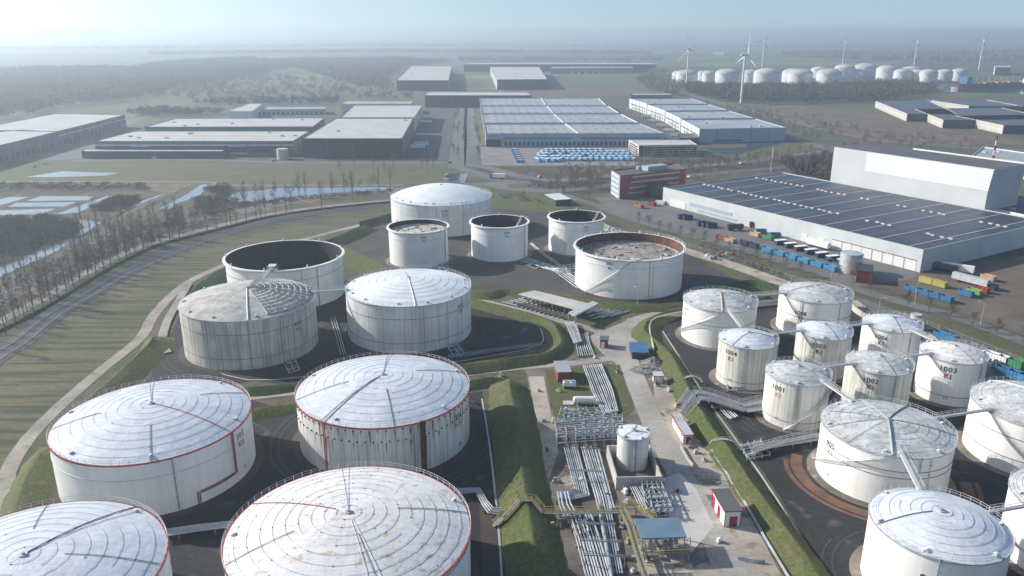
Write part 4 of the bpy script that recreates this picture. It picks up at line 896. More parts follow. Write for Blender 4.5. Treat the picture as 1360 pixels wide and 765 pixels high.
# huts
def hut(label, roof_px, h, wall, roof, trim=None, door=None, cat='building', name='hut', doors=(), over=.25, group=None, windows=0):
    """roof_px: picture corners of the roof, near-left, near-right, far-right, far-left"""
    q = PP(roof_px, h); x0 = sum(a for a, _ in q) / 4; y0 = sum(b for _, b in q) / 4
    a_ = Vector(q[1]) - Vector(q[0]) + Vector(q[2]) - Vector(q[3]); a_ /= 2; b_ = Vector(q[3]) - Vector(q[0]) + Vector(q[2]) - Vector(q[1]); b_ /= 2
    # square the corners up: keep the longer side's direction
    if a_.length > b_.length: u = a_.normalized(); v = Vector((-u.y, u.x)); 
    else: v = b_.normalized(); u = Vector((v.y, -v.x))
    la, lb = abs(a_.dot(u)), abs(b_.dot(v)); rz = math.atan2(u.y, u.x)
    t = thing(name, label, cat, (x0, y0, 0), rz, group)
    MB().box(0, 0, 0, la - .02, lb - .02, h - .1, wall).build('wall', t)
    MB().box(0, 0, h - .1, la + over * 2, lb + over * 2, .22, roof, top=roof).build('roof', t)
    if trim:
        b = MB()
        for s in (-1, 1): b.box(0, s * (lb / 2 + over), h - .12, la + over * 2 + .2, .12, .2, trim); b.box(s * (la / 2 + over), 0, h - .12, .18, lb + over * 2 - .2, .26, trim)
        for s in (-1, 1):
            for r_ in (-1, 1): b.box(s * la / 2, r_ * lb / 2, 0, .16, .16, h - .12, trim)
        b.build('trim', t)
    for side, off, wd, hh, m_ in doors:
        b = MB()
        if side == 'front': b.box(off * la / 2, -lb / 2 - .02, .1, wd, .1, hh, m_)
        else: b.box(-la / 2 - .02, off * lb / 2, .1, .1, wd, hh, m_)
        d = b.build('door', t)
        MB().box((off * la / 2 + wd * .35) if side == 'front' else -la / 2 - .1, (-lb / 2 - .1) if side == 'front' else off * lb / 2 + wd * .35, 1.1, .12, .12, .12, 'galv').build('handle', d)
    for k in range(windows):
        MB().box(-la / 2 - .02, lb * ((k + .5) / windows - .5), 1.2, .08, 1.2, .9, 'window_pale').build('window', t)
    return t, la, lb
hut('white-walled hut with dark roof and red doors at the foot of the right embankment', [(963.5, 679.5), (985, 677.5), (966, 648.5), (948, 651.5)], 4.2, 'wall_white', 'roof_dark', 'red', doors=[('front', .1, 1.8, 2.6, 'red'), ('left', .75, 1.6, 3, 'red'), ('left', -.1, 1.6, 2.8, 'red')])
hut('long white cabin with pale roof and red edging beside the right embankment', [(907.6, 577.6), (921, 577), (903, 550), (894.4, 552)], 2.9, 'wall_white', 'roof_pale', 'red', doors=[('front', .15, 1.4, 2.2, 'red')], windows=3)
hut('tiny white hut with red roof edging above the gravel heap', [(869, 500), (881, 499), (879, 493.5), (867, 494.5)], 2.6, 'wall_white', 'roof_pale', 'red', doors=[('front', 0, .9, 2.1, 'white_paint')])
hut('dark red and white kiosk on the grass corner by the junction', [(797, 451.5), (807.5, 451.5), (808, 446.5), (798, 446.5)], 3.2, 'brick_red', 'roof_dark', None, doors=[('front', -.3, 1.3, 2.3, 'white_paint')])
hut('dark brown hut with grey roof between the road and pipe bundle', [(740, 494), (759, 494), (752, 479.5), (737, 480)], 3.6, 'brick_red', 'roof_pale_grey', None, doors=[('front', .1, 1.6, 2.4, 'red')])
hut('pair of blue-roofed skips parked by the site road junction', [(839, 468), (862, 468), (856, 455), (837, 455)], 2.6, 'blue_navy', 'blue', None, cat='container', name='container')
hut('small white office with a dark side near the roundabout', [(739, 266.5), (757, 263.5), (743, 257), (724, 258)], 4, 'wall_green', 'wall_white', None)
t = thing('horizontal_tank', 'short white horizontal tank lying beside the low pipe rack', 'tank', (*P(776, 537), 0)); MB().tube([(-3.4, 0, 1.6), (-3, 0, 1.6), (3, 0, 1.6), (3.4, 0, 1.6)], [.7, 1.0, 1.0, .7], 'white_paint', 16).build('vessel', t)
for s in (-2, 2): MB().box(s, 0, 0, .4, 1.6, .9, 'concrete').build('saddle', t)
t = thing('air_cooler', 'white twin-fan cooler unit in front of the dark brown hut', 'cooler', (*P(756, 515), 0)); MB().box(0, 0, 1, 4, 2, 1.2, 'white_paint').build('casing', t)
for s in (-1, 1): MB().cyl(s, 0, 2.2, 2.5, .8, 'steel', 16).build('fan', t)
for s in (-1.8, 1.8): MB().box(s, 0, 0, .2, 1.8, 1, 'galv').build('leg', t)
tag(MB().box(*P(755, 536), .1, 3.2, 2.6, .25, 'concrete_light').build('concrete_slab'), 'square pale concrete slab lying on grass beside the low pipe rack', 'slab')
t = thing('skip_cage', 'dark wire cage and tray standing at the road edge above the red-doored hut', 'cage', (*P(943, 640), 0)); MB().box(0, 0, 0, 4.5, 2.2, .3, 'seam').build('tray', t)
b = MB()
for s in (-2.2, -.7, .7, 2.2):
    for r_ in (-1, 1): b.box(s, r_, .3, .1, .1, 1.8, 'seam')
for r_ in (-1, 1):
    for z in (1, 2): b.beam((-2.2, r_, z), (2.2, r_, z), .08, .08, 'seam')
b.build('cage_frame', t)
# gravel heap, kerb blocks, barriers, concrete walls
def heap(label, x, y, r, h, m, cat='heap'):
    b = MB(); n = 24; v = [(0, 0, h)]
    for j in range(1, 7):
        for k in range(n): a = 2 * math.pi * k / n; q = r * j / 6 * random.uniform(.85, 1.15); v.append((q * math.cos(a), q * math.sin(a) * .8, max(0, h * (1 - j / 6) * random.uniform(.7, 1.2))))
    f = [[0, 1 + k, 1 + (k + 1) % n] for k in range(n)]
    for j in range(5):
        for k in range(n): a_ = 1 + j * n + k; b_ = 1 + j * n + (k + 1) % n; f.append([a_, a_ + n, b_ + n, b_])
    b.add(v, f, m); o = b.build('heap'); o.location = (x, y, .12); return tag(o, label, cat)
heap('pale grey gravel heap beside the tiny white hut', *P(868, 482), 4.5, 2.2, 'rubble'); heap('flattened grey rubble spread beside the road below the skips', *P(858, 492), 5, 1, 'rubble')
heap('dark soil mound on the sandy track', *P(1024, 381), 5, 1.2, 'black_paint'); heap('brown spoil heap behind tank 505', *P(812, 305), 7, 2, 'sand'); heap('second brown spoil heap behind tank 505', *P(825, 315), 5, 1.6, 'sand')
def wall_run(label, pts, h, m, th=.35, cat='wall', name='wall'):
    x0, y0 = pts[0]; t = MB()
    c = offs(pts, th / 2); d = offs(pts, -th / 2); t.prism([(x - x0, y - y0) for x, y in d + c[::-1]], 0, h, m); o = t.build('retaining_wall' if name == 'wall' else name); o.location = (x0, y0, 0); return tag(o, label, cat)
wall_run('concrete retaining wall curving behind tank 1007', spline(PP([(868, 470), (862, 440), (872, 428), (905, 421), (960, 412), (1033, 405)], 0), 6), 2.4, 'concrete')
wall_run('concrete retaining wall behind tanks 1008 and 1006', spline(PP([(1128, 408), (1150, 425), (1225, 452), (1300, 480)], 0), 6), 2.4, 'concrete')
wall_run('grey-green sheet pile wall joining the dark embankment to the domed tank', PP([(478, 302), (500, 296), (520, 290), (552, 284)]), 3.4, 'wall_green', .3)
wall_run('low concrete kerb along the road beside the long white cabin', PP([(904, 594), (914, 612), (922, 622)]), .8, 'concrete', .4)
wall_run('low crash barrier at the bottom edge of the yard', PP([(980, 744), (1000, 748), (1016, 748)]), 1.0, 'galv', .12, 'barrier', 'barrier')
for i, pts in enumerate(([(745, 404), (700, 394), (660, 388), (620, 384)], [(866, 430), (900, 416), (1000, 402)], [(1010, 372), (1060, 395), (1130, 412), (1200, 436)], [(905, 325), (980, 348), (1060, 374), (1130, 396)], [(1200, 420), (1290, 455), (1380, 492)])):
    t = thing('wire_fence', ['wire fence along the track above tank 402', 'wire fence beside the wall of tank 1007', 'wire fence behind tank 1008', 'wire fence between the sandy track and tree road', 'wire fence between the scrap yard and tree road'][i], 'fence', (*P(*pts[0]), 0)); c = spline(PP(pts), 4); x0, y0 = c[0]
    for j, (x, y) in enumerate(c[::1]): MB().box(x - x0, y - y0, 0, .12, .12, 2, 'galv').build('post', t)
    b = MB()
    for z in (.3, .9, 1.5, 1.95): b.tube([(x - x0, y - y0, z) for x, y in c], .03, 'galv', 3)
    b.build('wire', t)
# lamp posts
lp = thing('lamp_post', 'slender grey lamp post', 'lamp post', (0, 0, 0)); MB().cyl(0, 0, 0, 9, .12, 'galv', 8, r1=.07).build('pole', lp); MB().beam((0, 0, 9), (1.6, 0, 9.3), .08, .08, 'galv').build('arm', lp); MB().box(1.9, 0, 9.22, .8, .3, .14, 'rail_light').build('lamp_head', lp)
kl = Kind(lp)
for px, py, lab in [(846, 411, 'lamp post on the grass slope below tank 501'), (1000, 520, None), (1143, 430, 'lamp post behind tank 1008, left of the pair'), (1165, 424, 'lamp post behind tank 1008, right of the pair'), (1302, 432, 'lamp post beside the ploughed field'), (1214, 405, 'lamp post behind the blue skips'), (1104, 370, 'lamp post beside the grey silo'), (980, 338, 'lamp post beside the orange and tan skips'),
                    (430, 287, 'lamp post on the curved main road near the domed tank'), (365, 289, 'lamp post at the lane among the bare poplars'), (672, 250, 'lamp post left of the roundabout'), (700, 262, 'lamp post right of the roundabout'), (745, 262, 'lamp post by the small white office')]:
    if lab: kl.put(*P(px, py), random.uniform(0, 6), lab, group='lamp posts')

# small plant scattered through the process corridor
eq = []
for nm, m_ in (('grey', 'galv'), ('yellow', 'yellow'), ('white', 'white_paint'), ('rusty', 'rust')):
    o = thing('equipment_skid', 'x', 'equipment', (0, 0, 0)); b = MB(); b.box(0, 0, 0, 1.8, 1, .25, 'concrete'); b.build('plinth', o); b = MB(); b.box(-.2, 0, .25, .8, .6, .9, m_); b.build('cabinet', o); b = MB(); b.tube([(.3, 0, .5), (.8, 0, .5), (.8, 0, 1.4)], .1, 'pipe', 6); b.build('pipe', o); eq.append((Kind(o), nm))
for i, (px, py) in enumerate([(735, 610), (738, 640), (770, 640), (806, 660), (826, 700), (835, 720), (845, 740), (822, 740), (832, 668), (735, 700), (830, 655), (900, 655), (890, 672), (742, 520), (752, 545), (812, 545), (735, 560), (828, 575), (880, 640), (905, 560), (915, 590), (898, 540), (888, 520), (872, 512), (925, 602), (935, 612), (955, 720), (860, 745), (880, 752), (905, 748), (840, 760), (726, 600), (722, 560), (716, 520), (790, 476), (820, 495), (665, 500), (658, 505)]):
    k_, nm = eq[i % 4]; k_.put(*P(px, py), random.uniform(0, 3), '%s equipment skid among the pipes of the process corridor' % nm, random.uniform(.7, 1.2), .13, 'small %s equipment skids in the process corridor' % nm)
portal = thing('pipe_portal', 'steel portal frame carrying cross pipes over the near pipe bundles', 'pipe support', (0, 0, 0), 0)
for s_ in (-1, 1): MB().box(s_ * 4.1, 0, 0, .18, .18, 3, 'galv').build('post', portal)
MB().beam((-4.2, 0, 3), (4.2, 0, 3), .2, .2, 'galv').build('crossbeam', portal)
for k_ in (-.25, .25): MB().tube([(-4.4, k_, 3.3), (4.6, k_, 3.3)], .08, 'steel', 6).build('pipe', portal)
kpz = Kind(portal)
for i, (px, py) in enumerate([(790, 712), (797, 735), (803, 755), (776, 640)]): kpz.put(*P(px, py), R(-4), None, 1, .1, 'steel portals over the pipe bundles')
car_y = []
# ================================================================== BUILDINGS
def shed(name, label, pts, h, wall, roof, cat='warehouse', parapet=.5, docks=(), bands=(), skylights=0, ridges=0, vents=0, windows=(), z0=0, walls=None):
    """flat-roofed building on footprint pts (map, ccw). docks: (edge, n, width, height, material[, t0, t1]); bands: (edge, z, height, material, t0, t1)"""
    a = sum(pts[i][0] * pts[(i + 1) % len(pts)][1] - pts[(i + 1) % len(pts)][0] * pts[i][1] for i in range(len(pts)))
    assert a > 0, name + label
    x0 = sum(p[0] for p in pts) / len(pts); y0 = sum(p[1] for p in pts) / len(pts); q = [Vector((a_ - x0, b_ - y0)) for a_, b_ in pts]; n = len(q)
    t = thing(name, label, cat, (x0, y0, 0))
    b = MB(); 
    for i in range(n):
        v = [(*q[i], z0), (*q[(i + 1) % n], z0), (*q[(i + 1) % n], h + parapet), (*q[i], h + parapet)]; b.add(v, [[0, 1, 2, 3]], (walls or {}).get(i, wall))
    for i in range(n):   # parapet inner faces and cap
        c = Vector((0, 0)); a_, b_ = q[i], q[(i + 1) % n]; d = (b_ - a_).normalized(); nn = Vector((-d.y, d.x)) * .35
        b.add([(*(a_ + nn), h + .02), (*(b_ + nn), h + .02), (*(b_ + nn), h + parapet), (*(a_ + nn), h + parapet)], [[3, 2, 1, 0]], wall)
        b.add([(*a_, h + parapet), (*b_, h + parapet), (*(b_ + nn), h + parapet), (*(a_ + nn), h + parapet)], [[0, 1, 2, 3]], wall)
    b.build('wall', t)
    b = MB(); b.add([(*p, h) for p in q], [list(range(n))], roof); b.build('roof', t)
    def on(e, u, out=0): a_, b_ = q[e], q[(e + 1) % n]; d = (b_ - a_).normalized(); p = a_.lerp(b_, u); return p + Vector((d.y, -d.x)) * out, math.atan2(d.y, d.x)
    for dk in docks:
        e, k, wd, hh, m_ = dk[:5]; t0, t1 = dk[5:7] if len(dk) > 5 else (.03, .97)
        for i in range(k):
            p, rz = on(e, t0 + (t1 - t0) * (i + .5) / k, .06); d = MB().box(p.x, p.y, z0 + .05 + (1.1 if hh < 4 else 0), wd, .12, hh, m_, rz).build('dock_door', t)
    for e, z, hh, m_, t0, t1 in bands:
        p, rz = on(e, (t0 + t1) / 2, .08); L_ = (q[(e + 1) % n] - q[e]).length * (t1 - t0); MB().box(p.x, p.y, z, L_, .16, hh, m_, rz).build('window_band' if m_ in ('glass', 'window_pale') else 'facade_band', t)
    if name in ('dark_warehouse', 'logistics_hall'):
        for e in (0, 1, 3):
            k_ = min(14, int((q[(e + 1) % n] - q[e]).length // 18))
            for i in range(1, k_):
                p, rz = on(e, i / k_, .15); MB().box(p.x, p.y, 0, .35, .28, h + parapet * .6, 'wall_mid' if (walls or {}).get(e, wall) != 'wall_mid' else 'wall_dark', rz).build('downpipe', t)
    if skylights or vents:
        e0 = q[1] - q[0]; e1 = q[3] - q[0]
        for i in range(skylights):
            for j in range(3):
                p = q[0] + e0 * ((i + .5) / skylights) + e1 * ((j + .5) / 3); MB().box(p.x, p.y, h + .02, 3, 1.6, .5, 'concrete_light', math.atan2(e0.y, e0.x)).build('skylight', t)
        for i in range(vents):
            p = q[0] + e0 * random.uniform(.05, .95) + e1 * random.uniform(.1, .9); MB().box(p.x, p.y, h + .02, 3, 2, 1.2, 'galv', math.atan2(e0.y, e0.x)).build('roof_unit', t)
    return t, q, on
# --- solar warehouse: corner C0 near (door corner), C1 left end, then depth
C0 = Vector(P(1221.5, 362)); HS = 10.6
C1 = Vector(P(881, 249.5, HS)); B1 = Vector(P(1044, 230.8, HS))
d1 = (C1 - C0).normalized(); C1g = C0 + d1 * (C1 - C0).length
dp = Vector((-d1.y, d1.x)); dp = dp if dp.dot(B1 - C1) > 0 else -dp
DEP = 112.0
solar_mat('solar_roof', dp.x, dp.y, 19.0, 24.0, (.045, .056, .08), (.22, .24, .27))
foot = [tuple(C1), tuple(C0), tuple(C0 + dp * DEP), tuple(C1 + dp * DEP)]
0 and print('solar', [tuple(round(v) for v in p) for p in foot], 'B1', B1, (C1 - C0).length, (B1 - C1).length, (B1-C1).normalized().dot(dp))
LS = (C1 - C0).length
ts, qs, on = shed('solar_warehouse', 'huge grey warehouse with dark solar roof and a row of white dock doors', foot, HS, 'wall_lightgrey', 'solar_roof', docks=[(0, 8, 6.5, 5, 'wall_white', .73, .985), (0, 2, 4, 4.6, 'wall_white', .60, .72)],
                  bands=[(0, 3.5, 2.2, 'window_pale', .14, .34), (0, 1.0, 1.6, 'window_pale', .18, .36), (0, .3, 4.5, 'wall_white', .04, .12)], walls={1: 'wall_lightgrey'})
for i in range(1, 22):                  # smoke vents in pale lines across the roof
    u = i / 22; p = qs[0].lerp(qs[1], u)
    for w0, w1 in ((.0, .5), (.5, .98)):
        a_ = p + dp * DEP * w0; b_ = p + dp * DEP * w1 * .99
        if i % 2: MB().beam((*a_, HS + .12), (*b_, HS + .12), .5, .16, 'rail_light').build('cable_tray', ts)
    for w_ in (.28, .72):
        c = p + dp * DEP * w_
        for s in ((-2, 2) if random.random() < .6 else ()): MB().box(c.x + d1.x * s + random.uniform(-1, 1), c.y + d1.y * s, HS + .02, 2.0, 1.2, .6, 'concrete_light', math.atan2(d1.y, d1.x)).build('smoke_vent', ts)
for i in range(8):
    p, rz = on(0, .73 + .255 * (i + .5) / 8, .16); MB().box(p.x, p.y, 5.1, 6.6, .1, .35, 'red', rz).build('door_header', ts)
# --- tall white hall behind it
def at_line(p, d, px):                   # where the line p + s*d is crossed by picture column px
    # X/depth = (px-680)/F ; depth along the view axis = Y*cos + (CH-z)*sin
    k = (px - 680) / F; z = 0
    return p + d * ((k * (p.y * math.cos(PITCH) + (CH - z) * math.sin(PITCH)) - p.x) / (d.x - k * d.y * math.cos(PITCH)))
L0 = C0 + dp * (DEP + 4); dd = -d1
W0 = at_line(L0, dd, 1100); W1 = at_line(L0, dd, 1303)
HT = hgt(196, 196, *W0) if False else hgt(1108, 195, W0.x, W0.y)

DT = 20
while True:
    c_ = W0 + dp * DT
    if 680 + F * c_.x / (c_.y * math.cos(PITCH) + (CH - HT) * math.sin(PITCH)) > 1150 or DT > 120: break
    DT += 1
t = thing('tall_hall', 'tall windowless white hall with slanted end behind the solar warehouse', 'warehouse', (*W0, 0))
L_ = (W1 - W0).length; u = dd; v = dp
def wp(s, d_, z): q = u * s + v * d_; return (q.x, q.y, z)
b = MB(); ex = 1.6
b.add([wp(0, 0, 0), wp(L_, 0, 0), wp(L_, 0, HT * .6), wp(L_ + ex, 0, HT), wp(0, 0, HT), wp(0, DT, 0), wp(L_, DT, 0), wp(L_, DT, HT * .6), wp(L_ + ex, DT, HT), wp(0, DT, HT)],
      [[0, 1, 2, 3, 4], [9, 8, 7, 6, 5], [0, 4, 9, 5], [1, 6, 7, 2], [2, 7, 8, 3]], 'wall_offwhite'); b.build('wall', t)
b = MB(); b.add([wp(0, 0, HT + .02), wp(L_ + ex, 0, HT + .02), wp(L_ + ex, DT, HT + .02), wp(0, DT, HT + .02)], [[0, 1, 2, 3]], 'roof_dark'); b.build('roof', t)
b = MB(); b.add([wp(L_ * .24, -.15, HT * .62), wp(L_ + .2, -.15, HT * .62), wp(L_ + ex - .3, -.15, HT * .985), wp(L_ * .24, -.15, HT * .985), ], [[0, 1, 2, 3]], 'wall_white'); b.build('cladding_panel', t)
MB().beam(wp(L_ * .33, DT, HT + .5), wp(L_ + ex, DT, HT + .5), .5, .9, 'wall_white').build('parapet', t)
# building right of the tall hall, office with mast
def px_shed(name, label, roof_px, h, wall, roof, **k):
    """roof_px: near-left, near-right, far-right, far-left roof corners as seen at height h"""
    return shed(name, label, PP(roof_px, h), h, wall, roof, **k)
px_shed('white_office', 'long white office with dark window rows and rooftop units at the right edge', [(1290, 208), (1420, 224), (1420, 212), (1306, 196)], 12, 'wall_white', 'roof_pale_grey', cat='office building', parapet=.8, bands=[(0, 3, 1.6, 'glass', .02, .98), (0, 7.5, 1.6, 'glass', .02, .98)], vents=10)
px_shed('white_plant_building', 'low white building with rooftop machinery beside the tall hall', [(1312, 277), (1480, 312), (1480, 280), (1340, 258)], 9, 'wall_white', 'roof_dark', parapet=.9, vents=14, bands=[(0, 4, 1.4, 'glass', .1, .6)])
# lattice mast
t = thing('lattice_mast', 'red and white lattice mast in front of the white office', 'mast', (*P(1315, 232), 0)); mh = hgt(1315, 180, *P(1315, 232))
for k in range(8):
    z0_, z1_ = mh * k / 8, mh * (k + 1) / 8; w0 = 1.1 - k * .09; w1 = 1.1 - (k + 1) * .09; m_ = 'red' if k % 2 else 'wall_white'; b = MB()
    for i in range(4):
        a_ = math.pi / 4 + i * math.pi / 2; c_ = a_ + math.pi / 2
        b.beam((w0 * math.cos(a_), w0 * math.sin(a_), z0_), (w1 * math.cos(a_), w1 * math.sin(a_), z1_), .3, .3, m_); b.beam((w0 * math.cos(a_), w0 * math.sin(a_), z0_), (w1 * math.cos(c_), w1 * math.sin(c_), z1_), .15, .15, m_)
    b.build('lattice_section', t)
t = thing('lattice_mast', 'slim pale lattice mast behind the solar warehouse roof', 'mast', (*P(1024, 228), 0))
b = MB()
for i in range(3):
    a_ = i * 2.09; b.beam((.8 * math.cos(a_), .8 * math.sin(a_), 0), (.5 * math.cos(a_), .5 * math.sin(a_), 20), .18, .18, 'rail_light')
for k in range(14): b.cyl(0, 0, k * 1.4, k * 1.4 + .12, .7, 'rail_light', 6)
b.build('lattice', t)
# --- red brick office
RH = 15.5
ro, q, on = px_shed('brick_office', 'red brick office block with ribbon windows and glazed white end', [(823.7, 234.5), (911, 225.5), (893, 218.5), (812, 227)], RH, 'brick_red', 'roof_dark', cat='office building', parapet=.7, walls={3: 'window_pale'},
                 bands=[(0, 3 + 3.6 * k, 1.0, 'window_pale', .12 + .02 * k, .9) for k in range(4)])
for k in range(5):
    p, rz = on(3, .5, .2); MB().box(p.x, p.y, .5 + k * 3.4, (q[0] - q[3]).length * .8, .3, .9, 'wall_white', rz).build('white_panel', ro)
c = (q[0] * .4 + q[1] * .6 + q[2] * .6 + q[3] * .4) / 2; e = q[1] - q[0]; rz = math.atan2(e.y, e.x)
MB().box(c.x, c.y, RH + .02, 17, 7, 3.2, 'window_pale', rz, top='blue_light' if False else 'window_pale').build('glazed_rooftop', ro)
MB().cyl(c.x - 11, c.y + 1, RH + .02, RH + 2.2, 1.6, 'concrete_light', 20).build('roof_drum', ro)
px_shed('link_building', 'dark glazed link between the brick office and the solar warehouse', [(862, 247), (882, 250), (888, 243), (868, 241)], 8, 'glass', 'roof_dark', parapet=.4, cat='building')
# --- car park building
cp_, q, on = px_shed('parking_garage', 'multi-storey car park with gridded facade and pale roof', [(848.7, 193.6), (926, 192.8), (915, 186), (835, 186)], 9.5, 'concrete_light', 'roof_pale', cat='car park', parapet=.5,
                     bands=[(0, .8 + 2.1 * k, 1.2, 'glass', .08, .99) for k in range(4)] + [(3, .8 + 2.1 * k, 1.0, 'glass', .1, .9) for k in range(4)] + [(0, 0, 9.6, 'wall_dark', 0, .07)])
for k in range(26):
    p, rz = on(0, .08 + .9 * k / 25, .2); MB().box(p.x, p.y, .3, .5, .25, 8.6, 'wall_mid', rz).build('mullion', cp_)
# --- central saw-tooth white warehouse: four bays
SW = [((644, 178.5), (883, 178.5), (832, 165.5), (643, 165.5)), ((643, 164), (828, 164), (797, 152.5), (641, 152.5)), ((641, 151.5), (795, 151.5), (765, 142), (640, 142)), ((639, 141), (762, 141), (748, 131.5), (638, 131.5))]
SW = [((645, 178.5), (882, 178.0), (850, 165), (643, 165.5)), ((642, 164), (847, 163.5), (825, 152.3), (640, 152.5)), ((640, 151), (822, 150.8), (808, 141.6), (639, 141.8)), ((638, 140.6), (805, 140.4), (795, 131), (637, 131.2))]
for i, px_ in enumerate(SW):
    lab = ['front bay of the white warehouse with dock doors facing the blue vans', 'second bay of the white warehouse behind the front bay', 'third bay of the white warehouse', 'rearmost bay of the white warehouse'][i]
    t_, q, on = px_shed('logistics_hall', lab, px_, 12 + (0, .3, .6, .9)[i], 'wall_blue' if i == 0 else 'wall_white', 'roof_pale_grey' if i else 'roof_pale_grey', parapet=.9, skylights=16, walls={3: 'wall_white', 1: 'wall_white', 0: 'wall_blue'},
            docks=[(0, 34, 2.6, 3.6, 'wall_dark', .1, .97)] if i == 0 else (), bands=[(0, 7.6, .9, 'glass', .1, .48), (0, 7.6, .9, 'glass', .53, .98), (0, 0, 7, 'wall_dark', .0, .085)] if i == 0 else ())
    m_ = q[0].lerp(q[1], .52); m2 = q[3].lerp(q[2], .52); MB().beam((*m_, 12.7 + .3 * i), (*m2, 12.7 + .3 * i), 1.2, .8, 'wall_white').build('fire_wall', t_)
# --- right white warehouse, four roofs
RW = [((929, 172.5), (1044, 170.5), (1003, 158.5), (905, 159.6)), ((904, 158.6), (1001, 157.6), (968, 148), (884, 148.7)), ((883, 147.8), (966, 147.2), (941, 139.3), (860, 139.8)), ((859, 139), (939, 138.6), (917, 131.2), (836, 131.6))]
for i, px_ in enumerate(RW):
    t_, q, on = px_shed('logistics_hall', ['front section of the long white-edged warehouse by the pond', 'second section of the long white-edged warehouse', 'third section of the long white-edged warehouse', 'rear section of the long white-edged warehouse'][i], px_, 13, 'wall_blue', 'roof_pale_grey', parapet=1.0, vents=3,
            walls={3: 'wall_white', 1: 'wall_white', 0: 'wall_blue'}, docks=[(3, 8, 3, 3.6, 'wall_dark', .2, .95)], bands=[(0, 1.2, 1.2, 'glass', .18, .5), (3, 6.5, 1.2, 'wall_dark', .05, .95)] if i == 0 else [(3, 6.5, 1.2, 'wall_dark', .05, .95)])
px_shed('gatehouse', 'dark low building at the corner of the long white-edged warehouse', [(903, 184), (928, 184), (925, 178), (900, 178)], 6, 'wall_dark', 'roof_dark', cat='building')
px_shed('plant_building', 'grey flat building at the back of the long white-edged warehouse', [(838, 126.5), (893, 126.5), (888, 124), (840, 124)], 12, 'wall_mid', 'roof_pale_grey')
# --- dark warehouses left of the boulevard
t_, q, on = px_shed('dark_warehouse', 'dark-walled warehouse with a wide pale roof left of the boulevard', [(401, 184.5), (534, 184.5), (549, 157.5), (446, 157.5)], 17, 'wall_dark', 'roof_pale', walls={1: 'wall_mid'}, vents=2, docks=[(1, 14, 3, 4, 'wall_mid', .1, .9)])
px_shed('dark_warehouse', 'pale-roofed warehouse with grey roof patches behind the big dark one', [(452, 156.5), (550, 156.5), (561, 140.2), (470, 140.2)], 16, 'wall_mid', 'roof_pale', walls={1: 'wall_lightgrey'}, docks=[(1, 12, 3, 4, 'wall_dark', .1, .9)])
px_shed('dark_warehouse', 'pale strip-shaped hall behind the pale-roofed warehouse', [(453, 138.5), (546, 138.5), (548, 134.5), (458, 134.5)], 13, 'wall_lightgrey', 'roof_pale_grey', docks=[(0, 20, 2.5, 4, 'wall_mid')])
px_shed('dark_warehouse', 'long dark-fronted warehouse with two white loading portals facing the meadow', [(125, 188), (389, 188), (411, 174.5), (178, 174.5)], 13, 'wall_mid', 'roof_pale', walls={1: 'wall_lightgrey', 3: 'wall_lightgrey'}, vents=8,
        bands=[(0, 3, 5.5, 'wall_dark', .01, .98), (0, 9.2, 1.2, 'wall_lightgrey', .0, 1), (0, 8.0, 1.2, 'wall_white', .18, .27), (0, 8.0, 1.2, 'wall_white', .67, .76), (0, 4.5, 1.0, 'wall_white', .68, .76), (0, 2, 1.0, 'wall_white', .68, .76)])
px_shed('canopy_annex', 'low flat loading annex in front of the long dark-fronted warehouse', [(108, 201.5), (296, 201.5), (300, 198.5), (112, 198.5)], 6, 'wall_dark', 'wall_lightgrey', cat='annex')
px_shed('dark_warehouse', 'second long pale-roofed warehouse behind the loading portals', [(192, 169), (416, 168.5), (431, 157), (233, 157.8)], 12.5, 'wall_mid', 'roof_pale', vents=6, bands=[(0, 4, 5, 'wall_dark', .01, .99)])
px_shed('white_hall', 'small white hall with stepped end behind the long warehouses', [(302, 148), (335, 148), (348, 138), (330, 138)], 11, 'wall_white', 'roof_pale')
px_shed('white_hall', 'long low white and blue hall extending right of the small white hall', [(338, 146), (432, 145), (434, 142), (345, 142)], 7, 'wall_blue', 'roof_pale_grey', docks=[(0, 14, 3, 4, 'wall_dark')])
px_shed('dark_warehouse', 'near half of the angled pale-roofed warehouse at the left edge', [(-60, 208), (75, 175.5), (30, 173), (-70, 180)][:4], 14, 'wall_mid', 'roof_pale', docks=[(0, 12, 4, 5, 'wall_dark', .3, .95)])
px_shed('dark_warehouse', 'far half of the angled pale-roofed warehouse at the left edge', [(-66, 178.5), (20, 172), (0, 170), (-70, 172)][:4] if False else [(76, 175), (166, 152.8), (72, 151.3), (-40, 173)], 14, 'wall_mid', 'roof_pale', docks=[(0, 14, 4, 5, 'wall_dark', .05, .9)], bands=[(0, 9, 1.5, 'wall_lightgrey', 0, 1)])
# --- far sheds
px_shed('dark_warehouse', 'long dark shed with bright white roof edge behind the saw-tooth warehouse', [(564, 127), (706, 127), (700, 122.5), (567, 122.5)], 17, 'wall_dark', 'roof_pale')
px_shed('dark_warehouse', 'far dark-walled warehouse with three pale roofs, left of the boulevard', [(526.5, 107), (596, 107), (600, 88), (546, 88)], 19, 'wall_dark', 'roof_pale', vents=3)
px_shed('dark_warehouse', 'far dark-walled warehouse with three pale roofs, right of the boulevard', [(660, 106), (727, 105.5), (716, 89), (651, 89)], 19, 'wall_dark', 'roof_pale', vents=3, walls={3: 'wall_white'})
px_shed('dark_warehouse', 'very long thin shed with pale roof line on the far side of the park', [(616, 85.5), (872, 85.5), (868, 83.7), (618, 83.7)], 20, 'wall_dark', 'roof_pale')
px_shed('dark_warehouse', 'far shed with a row of parked trailers before the green field', [(731, 91), (842, 90), (838, 88), (733, 89)], 14, 'wall_mid', 'roof_pale_grey')
